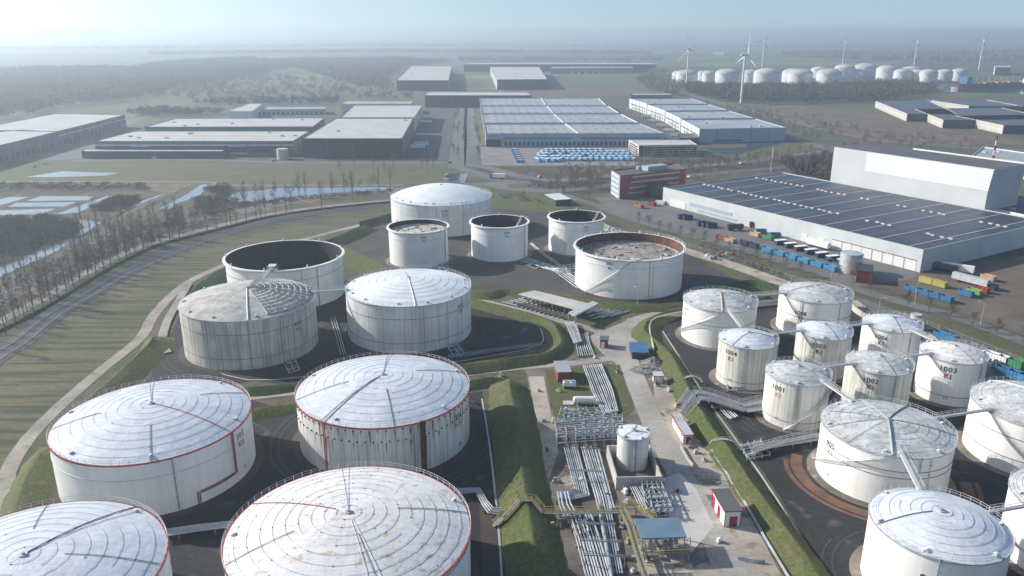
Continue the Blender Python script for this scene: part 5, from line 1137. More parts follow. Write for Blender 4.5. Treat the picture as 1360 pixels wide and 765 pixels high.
# --- solar warehouses top right
solar_mat('solar_roof_far', 1, .12, 14, 9, (.07, .08, .11), (.3, .32, .35))
for k, (px_, lab) in enumerate([(((1205, 151.5), (1272, 152), (1232, 133.5), (1163, 134.5)), 'leftmost pale-walled warehouse with a solar roof near the ship'), (((1253, 160), (1400, 158), (1330, 143.5), (1215, 145)), 'middle pale-walled warehouse with a solar roof near the ship'),
                                (((1333, 167), (1480, 166), (1400, 152), (1269, 154)), 'nearest pale-walled warehouse with a solar roof near the ship'), (((1287, 141), (1360, 141.5), (1310, 133), (1237, 133.5)), 'solar-roofed warehouse at the back left of the ship group'), (((1350, 140.5), (1430, 140.5), (1400, 133), (1313, 133)), 'solar-roofed warehouse at the back right of the ship group')]):
    px_shed('solar_shed', lab, px_, 9, 'wall_beige', 'solar_roof_far', walls={0: 'wall_dark', 1: 'wall_dark', 3: 'wall_beige'}, bands=[(3, 3.5, 2, 'wall_lightgrey', 0, 1)])
px_shed('far_hall', 'small white and dark hall on the horizon plain beyond the ship', [(1322, 89.5), (1343, 89.5), (1342, 87), (1321, 87)], 20, 'wall_mid', 'roof_pale', walls={3: 'wall_white'})
px_shed('farm_shed', 'tiny pale farm shed in the far fields left of the turbines', [(948, 70.6), (962, 70.8), (961, 69.6), (948, 69.6)], 10, 'wall_lightgrey', 'roof_pale', cat='barn')
# silo and rust container
t = thing('silo', 'ribbed grey steel silo beside the solar warehouse yard', 'silo', (*P(1128.5, 361), 0)); b = MB(); b.lathe([(5.0 + (.06 if k % 2 else 0), k * .5) for k in range(19)] + [(4.6, 9.3), (0.01, 9.6)], 'galv', 48); b.build('shell', t)
b = MB(); b.lathe([(5.1, 9.05), (5.2, 9.15), (5.1, 9.25)], 'steel', 48); b.build('rim', t)
hut('rust-red box building beside the grey silo', [(1138, 361), (1159, 360), (1159, 351), (1139, 351)], 5.5, 'orange' if False else 'brick_red', 'wall_dark', None)
for (px, py, r_, h_, lab) in ((376, 211, 5, 9, 'pale round water tank in front of the long dark-fronted warehouse'), (1214, 437, 1.9, 6, 'small white vertical tank behind tank 1006')):
    t = thing('water_tank', lab, 'tank', (*P(px, py), 0)); MB().cyl(0, 0, 0, h_, r_, 'concrete_light', 28).build('shell', t); MB().lathe([(r_ + .02, h_ - .4), (r_ + .12, h_ - .3), (r_ + .12, h_ + .1), (r_ - .3, h_ + .1)], 'galv', 28).build('rim', t)
# ================================================================== DOMED TANKS, TURBINES, SHIP (far right)
dk = {}
def domed(label, pxl, pxr, ybase, ytop_shell):
    cx = (pxl + pxr) / 2; X, Y = P(cx, ybase); dep = Y * math.cos(PITCH) + CH * math.sin(PITCH); r = (pxr - pxl) / 2 / F * dep; X, Y = P(cx, ybase); Y += r * .95; X *= (Y / (Y - r * .95)); h = hgt(cx, ytop_shell, X, Y - r)
    t = thing('domed_tank', label, 'storage tank', (X, Y, 0), 0, 'domed white tanks on the right skyline')
    MB().lathe([(r, 0), (r, h)], 'wall_white', 40).build('shell', t, smooth=True)
    MB().lathe([(r * math.cos(a_) + .02, h + r * .38 * math.sin(a_)) for a_ in np.linspace(0, math.pi / 2, 9)], 'roof_pale', 40).build('dome', t, smooth=True)
    b = MB(); b.beam((-r * .1, 0, h + r * .39), (r * .7, -r * .1, h + r * .3), 2.2, 2, 'rail_light'); b.build('dome_walkway', t)
    st = MB(); n = 14; st.tube([((r + .5) * math.cos(-2.4 + i * .09), (r + .5) * math.sin(-2.4 + i * .09), h * (1 - i / n)) for i in range(n + 1)], .7, 'galv', 4); st.build('stair', t)
DT_ = [(892, 912, 111, 98, 'leftmost domed tank behind the turbine mast'), (897, 926, 112, 99, 'second domed tank from the left, in front'), (926, 942, 108, 97, 'domed tank third from left at the rear'), (932, 950, 109, 98, 'domed tank fourth from left'),
       (949, 981, 114, 98, 'broad domed tank left of the tallest turbine mast'), (985, 1006, 110, 97, 'domed tank just right of the tallest turbine mast, rear'), (1000, 1035, 113.5, 98, 'broad domed tank right of the tallest turbine mast'), (1038, 1066, 110, 97, 'domed tank behind the broad one near the middle'),
       (1045, 1078, 112, 98.5, 'broad domed tank in the middle of the skyline group'), (1076, 1098, 104, 93, 'rear domed tank with a small neighbour'), (1083, 1116, 113.5, 98, 'broad domed tank right of the middle'), (1107, 1134, 104, 91, 'rear domed tank left of the turbine at centre right'),
       (1130, 1146, 104, 95, 'small domed tank before the turbine at centre right'), (1133, 1163, 103.5, 90.5, 'rear domed tank with the widest roof'), (1163, 1190, 107, 92.5, 'domed tank with low sheds at its foot'), (1196, 1222, 104, 93.5, 'rear domed tank sixth from the right'),
       (1186, 1208, 109, 96, 'slim domed tank fifth from the right'), (1208, 1226, 109, 96, 'slim domed tank fourth from the right'), (1220, 1243, 110, 97, 'slim domed tank third from the right'), (1242, 1263, 109, 96.5, 'slim domed tank second from the right'), (1262, 1283, 108, 95.5, 'rightmost domed tank beside the blue ship house')]
for a_, b_, c_, d_, lab in DT_: domed(lab, a_, b_, c_, d_)
def turbine(label, px, ybase, yhub, ang, face):
    X, Y = P(px, ybase); H = hgt(px, yhub, X, Y); t = thing('wind_turbine', label, 'wind turbine', (X, Y, 0), R(face), 'wind turbines on the skyline'); Lb = min(H * .46, 120.5 - H if H < 90 else H * .5)
    MB().cyl(0, 0, 0, H, H * .028, 'wall_white', 16, r1=H * .016).build('tower', t, smooth=False)
    MB().tube([(-3, 0, H + 1), (-2, 0, H + 1.2), (4.5, 0, H + 1.2), (8, 0, H + 1)], [1.2, 2.0, 2.0, 1.2], 'wall_white', 10).build('nacelle', t)
    MB().tube([(-5.5, 0, H + 1), (-4.6, 0, H + 1), (-3, 0, H + 1)], [.3, 1.2, 1.5], 'wall_white', 10).build('hub', t)
    for k in range(3):
        a_ = R(ang + 120 * k); e = Vector((0, math.sin(a_), math.cos(a_))); s = Vector((0, math.cos(a_), -math.sin(a_))); c = Vector((-4.4, 0, H + 1)); v = []
        for u, w_ in ((0, .9), (.12, 1.9), (.3, 1.7), (.6, 1.1), (.9, .6), (1, .15)):
            p = c + e * (u * Lb + 1); v += [p - s * w_ * .35, p + Vector((-.25, 0, 0)), p + s * w_ * .95, p + Vector((.25, 0, 0))]
        b = MB(); b.add(v, [[i * 4 + j, i * 4 + (j + 1) % 4, (i + 1) * 4 + (j + 1) % 4, (i + 1) * 4 + j] for i in range(5) for j in range(4)], 'wall_lightgrey'); b.build('blade', t)
turbine('nearest wind turbine with a tall slender mast in front of the domed tanks', 984, 137, 74, 5, 200)
turbine('wind turbine at the left end of the domed tanks', 911.5, 116, 66, -15, 235)
turbine('wind turbine between the tallest mast and the middle of the tank row', 1012, 92, 56, 30, 262)
turbine('wind turbine above the middle right of the tank row', 1119, 86, 56, 20, 262)
turbine('wind turbine second from the right edge', 1214, 87, 56, 25, 262)
turbine('rightmost wind turbine standing beyond the ship', 1300, 93, 54, 30, 262)
# chimney on the far left
t = thing('chimney', 'faint tall chimney on the hazy horizon at the far left', 'chimney', (*P(95, 56), 0)); MB().cyl(0, 0, 0, 118, 7, 'concrete', 16, r1=5).build('stack', t)
# harbour and ship
sheet('harbour', PP([(1255, 122), (1330, 124), (1420, 126), (1420, 112), (1340, 113), (1255, 116)]), .2, 'water')
q0 = Vector(P(1272, 120)); q1 = Vector(P(1352, 116)); t = thing('cargo_ship', 'long dark-hulled ship with red bow and blue deckhouse moored at the quay', 'ship', (*q0, 0)); d = (q1 - q0); n_ = Vector((-d.y, d.x)).normalized(); Ls = d.length; d.normalize()
def hull(s, w_, z): p = d * s + n_ * w_; return (p.x, p.y, z)
b = MB(); st_ = [(0, 1, 13), (Ls * .06, 9, 12), (Ls * .15, 12, 11), (Ls * .9, 12, 11), (Ls, 7, 12)]; v = []
for s, w_, z in st_: v += [hull(s + (3 if s == 0 else 0), -w_ * .8, 0), hull(s, -w_, z), hull(s, w_, z), hull(s + (3 if s == 0 else 0), w_ * .8, 0)]
f = [[i * 4 + j, i * 4 + j + 1, i * 4 + 5 + j, i * 4 + 4 + j] for i in range(4) for j in range(3)] + [[0, 3, 2, 1], [16, 17, 18, 19]]; b.add(v, f, 'rust'); b.build('hull', t)
b = MB(); b.add([hull(-1, -1, .3), hull(Ls * .07, -9.4, .3), hull(Ls * .06, -9.4, 9), hull(-1, -1, 9), hull(Ls * .07, 9.4, .3), hull(Ls * .06, 9.4, 9)], [[0, 1, 2, 3], [0, 3, 5, 4]], 'red'); b.build('bow_plate', t)
c = Vector(hull(Ls * .1, 0, 0)); b = MB(); b.box(c.x, c.y, 11, Ls * .07, 16, 14, 'blue', math.atan2(d.y, d.x)); b.build('deckhouse', t)
for k in range(7): c = Vector(hull(Ls * (.2 + .1 * k), 0, 0)); b = MB(); b.box(c.x, c.y, 11, Ls * .06, 15, 2.2, 'red_rust' if k % 2 else 'tan', math.atan2(d.y, d.x)); b.build('hatch_cover', t); MB().beam((c.x + 8, c.y, 11), (c.x + 10, c.y, 24), .8, .8, 'tan').build('deck_crane', t)
p = P(1362, 116); t = thing('white_ship', 'stern superstructure of a white ship cut by the right edge', 'ship', (*p, 0)); b = MB(); b.box(10, 0, 0, 60, 20, 8, 'wall_dark'); b.build('hull', t)
for k in range(4): MB().box(6 + k * 3, 0, 8 + k * 4.5, 30 - k * 6, 18 - k * 2, 4.5, 'wall_white').build('deck_level', t)
# ================================================================== VEHICLES AND CONTAINERS
def wheels(t, xs, w_, r_=.45):
    for x in xs:
        for s in (-1, 1):
            b = MB(); b.tube([(x, s * w_ - .12, r_), (x, s * w_ + .12, r_)], r_, 'rubber', 12); o = b.build('wheel', t)
def van_proto(label, body, roofm):
    t = thing('delivery_van', label, 'van', (0, 0, 0)); b = MB()
    prof = [(-3, .4), (3, .4), (3, 1.2), (2.5, 1.5), (1.9, 2.5), (-3, 2.5)]; v = [(x, s, z) for s in (-1, 1) for x, z in prof]; n = 6
    b.add(v, [list(range(n))] + [list(range(n, 2 * n))[::-1]] + [[i, n + i, n + (i + 1) % n, (i + 1) % n] for i in range(n)], body); b.build('body', t)
    MB().box(-.55, 0, 2.51, 4.8, 1.96, .1, roofm).build('roof', t)
    b = MB(); b.add([(2.46, -.85, 1.6), (2.46, .85, 1.6), (2.0, .8, 2.4), (2.0, -.8, 2.4)], [[0, 1, 2, 3]], 'glass'); o = b.build('windscreen', t); o.location = (.06, 0, .02)
    wheels(t, (-2, 2), .95); return t
kv = Kind(van_proto('blue delivery van with a white roof parked in the packed rows of the fleet yard', 'blue_light', 'white_paint'))
kvw = None
rows = [(201, 663, 802, 19), (204, 658, 832, 24), (207.3, 652, 838, 25), (210.6, 648, 842, 26), (213.6, 645, 846, 25)]
GV = 'blue vans parked in the fleet yard'
cnt = 0
for ri, (ry, xa, xb, n) in enumerate(rows):
    A_, B_ = P(xa + 68 - 68, ry), P(xb, ry)
    for i in range(n):
        u = (i + .5) / n; x = A_[0] + (B_[0] - A_[0]) * u; 
        if xa + (xb - xa) * u < 713 and True: continue
        if random.random() < .1: continue
        kv.put(x + random.uniform(-.3, .3), A_[1] + random.uniform(-.6, .6), R(-60) + R(180) * (random.random() < .15), 'blue van with a white roof in the %s row of the fleet yard' % ('rearmost', 'second', 'third', 'fourth', 'frontmost')[ri], 1.05, group=GV + ', %s row' % ('rear', 'second', 'third', 'fourth', 'front')[ri]); cnt += 1
for i, (px, py) in enumerate([(720, 206), (716, 210), (715, 215), (727, 207), (724, 211), (726, 215), (735, 211), (735, 215), (742, 215)]): kv.put(*P(px, py), R(-60), 'blue van standing at the loose left end of the fleet yard rows', 1.1, group='blue vans at the left end of the fleet yard')
for i in range(6): kv.put(*P(684 + i * 1.6, 201.5 + i * 3), R(-20), 'blue delivery van in the slanting file left of the main fleet', 1.1, group='slanting file of blue vans')
def car_proto():
    t = thing('car', 'car', 'car', (0, 0, 0)); b = MB(); prof = [(-2.1, .3), (2.1, .3), (2.15, .8), (1.2, .95), (.6, 1.45), (-1.3, 1.45), (-2, .95)]; n = 7; v = [(x, s * (.85 if z < 1 else .7), z) for s in (-1, 1) for x, z in prof]
    b.add(v, [list(range(n)), list(range(n, 2 * n))[::-1]] + [[i, n + i, n + (i + 1) % n, (i + 1) % n] for i in range(n)], 'car_paint'); b.build('body', t)
    b = MB(); b.add([(.65, -.72, 1.4), (1.18, -.8, 1.0), (1.18, .8, 1.0), (.65, .72, 1.4)], [[0, 1, 2, 3]], 'glass'); b.v = [(x + .03, y, z + .03) for x, y, z in b.v]; b.build('windscreen', t); wheels(t, (-1.3, 1.3), .8, .33); return t
for nm, c in (('car_paint', (.5, .5, .5)),): mat(nm, c, .3, .02, .5)
carp = car_proto(); kc = Kind(carp)
for px, py, lab in [(655, 236, None), (768, 214, 'grey car driving on the road past the van yard'), (900, 221, 'grey car on the road beside the brick office'), (915, 236, 'grey car beyond the solar warehouse road'), (985, 218, 'grey car on the motorway behind the solar warehouse'), (1010, 212, 'second grey car on the motorway behind the solar warehouse'), (45, 222, 'grey car parked left of the loading annex'), (60, 218, 'second grey car parked left of the loading annex'),
                    (120, 210, 'grey car in front of the loading annex'), (205, 211, 'grey car before the long dark-fronted warehouse'), (362, 214, 'grey car near the pale round water tank'), (716, 236, 'grey car approaching the roundabout'), (637, 193, 'grey car on the boulevard near the saw-tooth warehouse'), (1050, 300, 'grey car in the yard of the solar warehouse')]:
    if lab: kc.put(*P(px, py), random.uniform(0, 6), lab, 1.1)
def trailer(label, px, py, ang, body, L_=13.6, z=1.1, h_=2.9, cabm=None, w_=2.55):
    t = thing('truck_trailer' if not cabm else 'truck', label, 'truck' if cabm else 'trailer', (*P(px, py), .1), R(ang)); MB().box(0, 0, z, L_, w_, h_, body).build('cargo_box', t); MB().box(0, 0, z - .3, L_ - .6, 1.1, .3, 'seam').build('chassis', t)
    wheels(t, (-L_ * .38, -L_ * .28, -L_ * .18, L_ * .3), w_ * .42, .5)
    if cabm:
        MB().box(L_ / 2 + 1.6, 0, .7, 2.2, 2.4, 2.8, cabm).build('cab', t); MB().box(L_ / 2 + 2.72, 0, 2.0, .08, 2.1, 1.1, 'glass').build('windscreen', t); wheels(t, (L_ / 2 + 1.6,), 1.1, .5)
    return t
RZS = math.degrees(math.atan2(d1.y, d1.x))
trailer('white trailer parked at the corner of the solar warehouse', 1271, 362, RZS - 160, 'white_paint'); trailer('white trailer standing broadside before the dock doors', 1086, 329, RZS, 'white_paint'); trailer('silver-grey trailer in the container yard by the ploughed field', 1288, 378, RZS, 'galv', 16)
trailer('red truck backed to the solar warehouse wall', 1012, 303, RZS + 50, 'red', 9, cabm='red'); trailer('blue and white truck turning at the roundabout', 663, 237.5, 160, 'white_paint', 10, cabm='blue_light'); trailer('dark trailer at the solar warehouse corner', 1254, 360, RZS - 160, 'roof_dark', 11, 1.2, 2.4)
trailer('dark green trailer parked alone in the yard', 976, 306, 5, 'wall_green', 9, 1, 2.6); trailer('white trailer at the dark warehouse dock', 560, 194, 0, 'white_paint'); trailer('second white trailer at the dark warehouse dock', 555, 198, 0, 'white_paint'); trailer('white trailer at the rear dock left of the boulevard', 567, 158, 0, 'white_paint'); trailer('white trailer at the upper rear dock left of the boulevard', 566, 164, 0, 'white_paint')
for k in range(9): trailer('white trailer in the row before the far green field', 760 + k * 9, 98.2 - k * .12, 90, 'white_paint', 14, 1, 4)['group'] = 'trailers before the far green field'
for k in range(5): trailer('pale trailer in the lane between the two white warehouses', 858 + k * 10, 156 + k * 6.5, 150, 'concrete_light', 12)['group'] = 'trailers between the white warehouses'
# skips / roll-off containers
def skip_proto(label, m_, L_=6.2, w_=2.5, h_=2.3, load=None, tarp=None, name='skip_container'):
    t = thing(name, label, 'container', (0, 0, .1)); b = MB(); q = [(-L_ / 2, -w_ / 2), (L_ / 2, -w_ / 2), (L_ / 2, w_ / 2), (-L_ / 2, w_ / 2)]
    for i in range(4):
        a_, c_ = Vector(q[i]), Vector(q[(i + 1) % 4]); dd_ = (c_ - a_).normalized() * .03 * (1 if i % 2 else -1); b.beam((*(a_ - dd_), .2 + h_ / 2), (*(c_ + dd_), .2 + h_ / 2), .1, h_, m_)
    b.box(0, 0, .15, L_ - .1, w_ - .1, .1, m_)
    b.build('body', t); b = MB()
    for k in range(7):
        for s in (-1, 1): b.box(-L_ / 2 + L_ * (k + .5) / 7, s * (w_ / 2 + .08), .25, .12, .1, h_ - .1, m_)
    b.build('side_rib', t)
    MB().box(0, 0, h_ + .1 if tarp else h_ * .72, L_ - .12 + (.3 if tarp else 0), w_ - .12 + (.4 if tarp else 0), .2 if tarp else .2, tarp or load or 'rubber').build('tarpaulin' if tarp else 'load', t); return t
def row(kind, n, p, q, rz, lab, grp):
    for i in range(n):
        u = (i + .5) / n; kind.put(p[0] + (q[0] - p[0]) * u, p[1] + (q[1] - p[1]) * u, rz, lab, group=grp, z=.1)
rzs = math.atan2(d1.y, d1.x)
row(Kind(skip_proto('x', 'blue_light', load='seam')), 6, P(1012, 333), P(1112, 362), rzs, 'bright blue open skip in the front line along the tree verge', 'line of blue skips along the verge')
row(Kind(skip_proto('x', 'blue_navy', tarp='white_paint')), 7, P(1030, 323), P(1128, 353), rzs + R(75), 'white-covered skip in the line behind the bright blue skips', 'white-covered skips')
row(Kind(skip_proto('x', 'blue', load='rubble')), 4, P(1204, 386), P(1262, 402), rzs, 'weathered blue open skip at the edge of the ploughed field', 'weathered blue skips by the field')
row(Kind(skip_proto('x', 'yellow_green', tarp='yellow')), 2, P(1222, 374), P(1256, 383), rzs, 'yellow skip in front of the silver-grey trailer', 'yellow skips')
row(Kind(skip_proto('x', 'blue_navy', load='seam')), 3, P(929, 299), P(948, 303), rzs + R(80), 'dark blue skip in the trio in the middle of the yard', 'trio of dark blue skips')
row(Kind(skip_proto('x', 'blue_navy', load='red_rust')), 2, P(903, 290), P(916, 292), rzs + R(80), 'dark skip with rusty load left of the dark blue trio', 'pair of dark skips')
for px, py, m_, lab, a_ in [(849, 276, 'orange', 'rust-orange skip near the brick office', 0), (866, 273, 'red', 'dark red skip left of the white one near the link building', 0), (877, 271.5, 'white_paint', 'white container near the link building', 20), (958, 318, 'orange', 'orange-red skip in the tan and orange group', 10), (970, 322, 'tan', 'tan skip beside the orange-red one', 0), (988, 326, 'blue_navy', 'low dark blue skip right of the tan skip', 0), (1000, 329, 'blue_navy', 'low dark blue skip beside the bright blue line', 0),
                          (1003, 314, 'tan', 'tan skip in front of the red truck', 0), (1010, 310, 'blue_light', 'bright blue skip in front of the red truck', 60), (1020, 318, 'green', 'green skip between tan and deep blue skips', 0), (1029, 315, 'blue', 'deep blue skip near the light green one', 60), (1037, 309, 'lime', 'light green skip by the warehouse door', 60), (1282, 393, 'blue', 'blue skip beside the lime green one', 0), (1293, 391, 'lime', 'lime green skip beside the blue one by the field', 0), (1303, 388, 'red', 'dark red skip behind the lime green skip', 0), (1314, 384, 'blue_navy', 'navy container at the end of the silver trailer', 0), (1312, 372, 'tan', 'tan flatbed load behind the silver trailer', 0),
                          (1254, 452, 'blue_light', 'teal blue container in the scrap yard behind tank 1003', 5), (1283, 463, 'wall_mid', 'grey container in the scrap yard behind tank 1003', 0), (1296, 468, 'wall_mid', 'second grey container in the scrap yard', 0), (1322, 480, 'white_paint', 'white cabin with a green stripe in the scrap yard', 0), (1338, 500, 'blue', 'blue container at the right edge of the scrap yard', 0), (1355, 506, 'blue_light', 'pale blue container cut by the right edge', 0), (1342, 486, 'green', 'green container behind the white cabin', 0)]:
    o = skip_proto(lab, m_, 6 if py < 440 else 7.5, 2.5, 2.2 if py < 440 else 2.6, name='skip_container'); o.location = (*P(px, py), .1); o.rotation_euler = (0, 0, rzs + R(a_))
# clutter in the scrap yard and along the sandy track
kj = {}
for m_, nm in (('white_paint', 'white'), ('red', 'red'), ('blue_navy', 'dark blue'), ('seam', 'dark')):
    o = thing('junk_bale', 'j', 'scrap', (0, 0, 0)); b = MB(); b.box(0, 0, 0, 1.6, 1.1, .9, m_, .2); b.build('block', o); b = MB(); b.box(.5, .3, .9, .9, .7, .5, m_, .9); b.beam((-1, 0, .9), (1.1, .6, 1.3), .1, .1, 'galv'); b.build('scrap_top', o); kj[m_] = (Kind(o), nm)
for i in range(70):
    u = random.random(); px, py = (1210 + 130 * u, 438 + 52 * u + random.uniform(-3, 9)) if i < 52 else (935 + 45 * random.random(), 339 + random.uniform(-2, 8))
    k_, nm = kj[random.choice(list(kj))]; k_.put(*P(px, py), random.uniform(0, 6), ('%s scrap pile in the yard behind tanks 1006 and 1003' if i < 52 else '%s scrap pile on the sandy track behind tank 501') % nm, random.uniform(.6, 1.3), .09, group='scattered scrap piles')
# ================================================================== TREES
def bare_tree(label, H, spread, twigs, m='twig', clear=.3, upright=.75, seed=1, thick=.012, name='bare_tree', tw=.05, cat='tree'):
    rnd = random.Random(seed); t = thing(name, label, cat, (0, 0, 0)); b = MB()
    lean = (rnd.uniform(-.3, .3), rnd.uniform(-.3, .3)); pts = [(lean[0] * z / H, lean[1] * z / H, z) for z in (0, H * .3, H * .6, H * .95)]
    b.tube(pts, [H * thick * 1.3, H * thick, H * thick * .6, .03], 'wood', 6)
    ends = []
    for k in range(18):
        z = H * (clear + (1 - clear) * .85 * rnd.random() ** .9); a = rnd.uniform(0, 6.28); L_ = spread * rnd.uniform(.6, 1.0) * (1.05 - .55 * (z / H - clear) / (1 - clear)); p0 = Vector((0, 0, z))
        p1 = p0 + Vector((math.cos(a) * L_ * .5, math.sin(a) * L_ * .5, L_ * .5 * upright * 1.6)); p2 = p0 + Vector((math.cos(a) * L_, math.sin(a) * L_, L_ * upright * 1.9))
        if p2.z > H: p2.z = H * rnd.uniform(.9, 1)
        b.tube([p0, p1, p2], [H * thick * .45, H * thick * .3, .02], 'wood', 4, cap=False); ends += [(p0, p1), (p1, p2), (p1, p2)]
    b.build('trunk', t)
    c = MB(); v = []; f = []
    for k in range(twigs):
        p, q = rnd.choice(ends); s = p.lerp(q, rnd.random()); d = Vector((rnd.gauss(0, 1), rnd.gauss(0, 1), rnd.gauss(.5, .8) + upright)).normalized() * rnd.uniform(.5, 1.6) * H / 13
        n = Vector((rnd.gauss(0, 1), rnd.gauss(0, 1), rnd.gauss(0, 1))).normalized() * tw; i = len(v); e = s + d
        v += [s - n, s + n, e]; f.append([i, i + 1, i + 2])
        for _ in range(2):
            s2 = s.lerp(e, rnd.uniform(.2, .8)); e2 = s2 + (d + Vector((rnd.gauss(0, 1), rnd.gauss(0, 1), rnd.gauss(0, 1))) * d.length * .6) * .6; i = len(v); v += [s2 - n * .7, s2 + n * .7, e2]; f.append([i, i + 1, i + 2])
    c.add(v, f, m); c.build('crown', t); return t
pop = [Kind(bare_tree('x', 14, 2.6, 300, seed=s, upright=.9, clear=.18, tw=.022)) for s in (1, 2, 3)]
def plant_list(kinds, lst, label, group, s0=.85, s1=1.15, z=0):
    for i, p in enumerate(lst): kinds[(i * 7) % len(kinds) if len(kinds) > 1 else 0].put(p[0], p[1], random.uniform(0, 6.28), label, random.uniform(s0, s1), z, group)
c4 = [(35, 700), (92, 665), (145, 630), (195, 597), (245, 560), (290, 530), (330, 500), (378, 470), (418, 445), (455, 420), (500, 385), (545, 365), (590, 345), (630, 320), (675, 297), (718, 275), (765, 250), (812, 235), (860, 212), (910, 195), (962, 178), (1015, 160), (-30, 735), (-90, 770)]
plant_list(pop, [P(x / 4.25, 280 + y / 4.25) for x, y in c4], 'slender bare tree in the row along the clipped hedge', 'bare trees along the hedge of the curved lane', .75, 1.25)
c4b = [(-20, 650), (35, 635), (80, 610), (110, 600), (150, 570), (185, 545), (238, 530), (255, 502), (275, 485), (320, 455), (365, 420), (385, 420), (405, 410), (450, 390), (495, 370), (520, 350), (582, 310), (590, 290), (658, 275), (668, 255), (715, 250), (760, 235), (812, 215), (860, 200), (900, 185), (960, 165), (975, 165)]
plant_list(pop, [P(x / 4.25, 277 + y / 4.25) for x, y in c4b], 'slender bare tree in the row on the far side of the pale lane', 'bare trees across the lane', .7, 1.3)
c6 = [(303, 430), (350, 415), (405, 407), (427, 395), (457, 390), (510, 377), (562, 370), (587, 362), (613, 360), (665, 354), (722, 345), (752, 337), (910, 312)]
plant_list(pop, [P(200 + x / 4, 200 + y / 4) for x, y in c6], 'slender bare tree in the far part of the hedge row', 'bare trees along the far hedge')
far_ = [(1075, 265), (1213, 210), (1275, 215), (965, 232), (1030, 232), (1070, 225), (823, 245), (790, 250), (500, 287), (603, 277)]
plant_list(pop, [P(200 + x / 4, 200 + y / 4) for x, y in far_], 'bare tree between the main road and the canal', 'bare trees by the canal', 1.0, 1.3)
c5 = [(120, 335), (305, 235), (180, 310), (260, 262), (350, 222), (460, 190), (560, 162), (630, 140), (700, 128), (800, 112), (880, 98), (950, 80), (1000, 70), (90, 365), (330, 180), (470, 130), (540, 60),  (400, 210), (520, 175), (210, 290), (680, 150), (750, 130), (850, 110), (605, 165), (430, 245), (150, 385), (40, 375)]
plant_list(pop, [P(x / 4.25, 280 + y / 4.25) for x, y in c5], 'bare tree on the yellow bank between main road and pond', 'bare trees on the pond bank', .9, 1.3)
# road trees on the right
rt_ = [(35, 350), (98, 375), (160, 395), (222, 408), (288, 433), (360, 457), (432, 478), (503, 502), (580, 527), (660, 550), (742, 578), (828, 612), (918, 632), (1005, 662)]
rtree = [Kind(bare_tree('x', 7.2, 2.5, 420, 'twig_dark', .28, .45, s, name='street_tree', tw=.03)) for s in (11, 12)]
plant_list(rtree, [P(840 + x / 4.533, 220 + y / 4.533) for x, y in rt_], 'small dark bare street tree on the verge opposite the solar warehouse', 'small street trees along the right hand road')
rt2 = [(140, 225), (220, 255), (320, 292), (528, 390), (648, 412), (770, 467), (893, 507), (1030, 552), (1180, 602)]
plant_list(rtree, [P(1080 + x / 4.25, 320 + y / 4.25) for x, y in rt2], 'small dark bare street tree between the road and the right hand tanks', 'street trees past the blue skips', .95, 1.2)
# trees round the roundabout, offices and car park
mid = [Kind(bare_tree('x', 12, 3.6, 300, 'twig', .22, .6, s, tw=.035)) for s in (21, 22, 23)]
def scatter_poly(poly, n, jit=0):
    xs = [p[0] for p in poly]; ys = [p[1] for p in poly]; out = []
    while len(out) < n:
        x, y = random.uniform(min(xs), max(xs)), random.uniform(min(ys), max(ys)); ins = False; j = len(poly) - 1
        for i in range(len(poly)):
            if (poly[i][1] > y) != (poly[j][1] > y) and x < (poly[j][0] - poly[i][0]) * (y - poly[i][1]) / (poly[j][1] - poly[i][1]) + poly[i][0]: ins = not ins
            j = i
        if ins: out.append((x, y))
    return out
for poly, n, lab, grp in [([(740, 226), (860, 222), (1100, 205), (1100, 222), (900, 232), (760, 250)], 44, 'bare tree on the verge between the car park and the brick office', 'bare trees along the office road'),
                          ([(700, 244), (812, 236), (812, 262), (770, 268), (720, 258)], 24, 'bare tree near the roundabout and the small white office', 'bare trees by the roundabout'),
                          ([(835, 213), (925, 211), (960, 222), (840, 226)], 26, 'bare tree in front of the car park building', 'bare trees before the car park'),
                          ([(910, 238), (1100, 222), (1106, 244), (1046, 230), (930, 246)], 26, 'dark bare tree in the thicket behind the solar warehouse', 'thicket trees behind the solar warehouse'),
                          ([(1150, 196), (1290, 198), (1290, 212), (1200, 205)], 8, 'bare tree on the green behind the tall hall', 'trees behind the tall hall'),
                          ([(400, 221), (600, 222), (600, 232), (400, 232)], 8, 'bare tree at the edge of the meadow before the dark warehouse', 'meadow trees'),
                          ([(605, 150), (611, 150), (610, 214), (600, 214)], 12, 'bare tree in the left row of the boulevard', 'boulevard trees left row'), ([(617, 148), (622, 148), (622, 214), (615, 214)], 12, 'bare tree in the middle row of the boulevard', 'boulevard trees middle row'), ([(630, 148), (634, 148), (638, 214), (632, 214)], 12, 'bare tree in the right row of the boulevard', 'boulevard trees right row'),
                          ([(170, 152), (190, 150), (290, 151), (290, 154), (200, 156)], 22, 'bare tree in the belt behind the long warehouses', 'tree belt behind the warehouses')]:
    plant_list(mid, scatter_poly(PP(poly), n), lab, grp, .7, 1.15)
ev = Kind(bare_tree('x', 11, 3, 900, 'evergreen', .08, .3, 31, name='evergreen_tree', tw=.2))
for px, py in [(389, 139), (376, 137), (319, 140), (350, 134)]: ev.put(*P(px, py), 0, 'dark evergreen tree standing in the parkland beyond the long warehouses', 1.2, group='dark evergreens in the parkland')
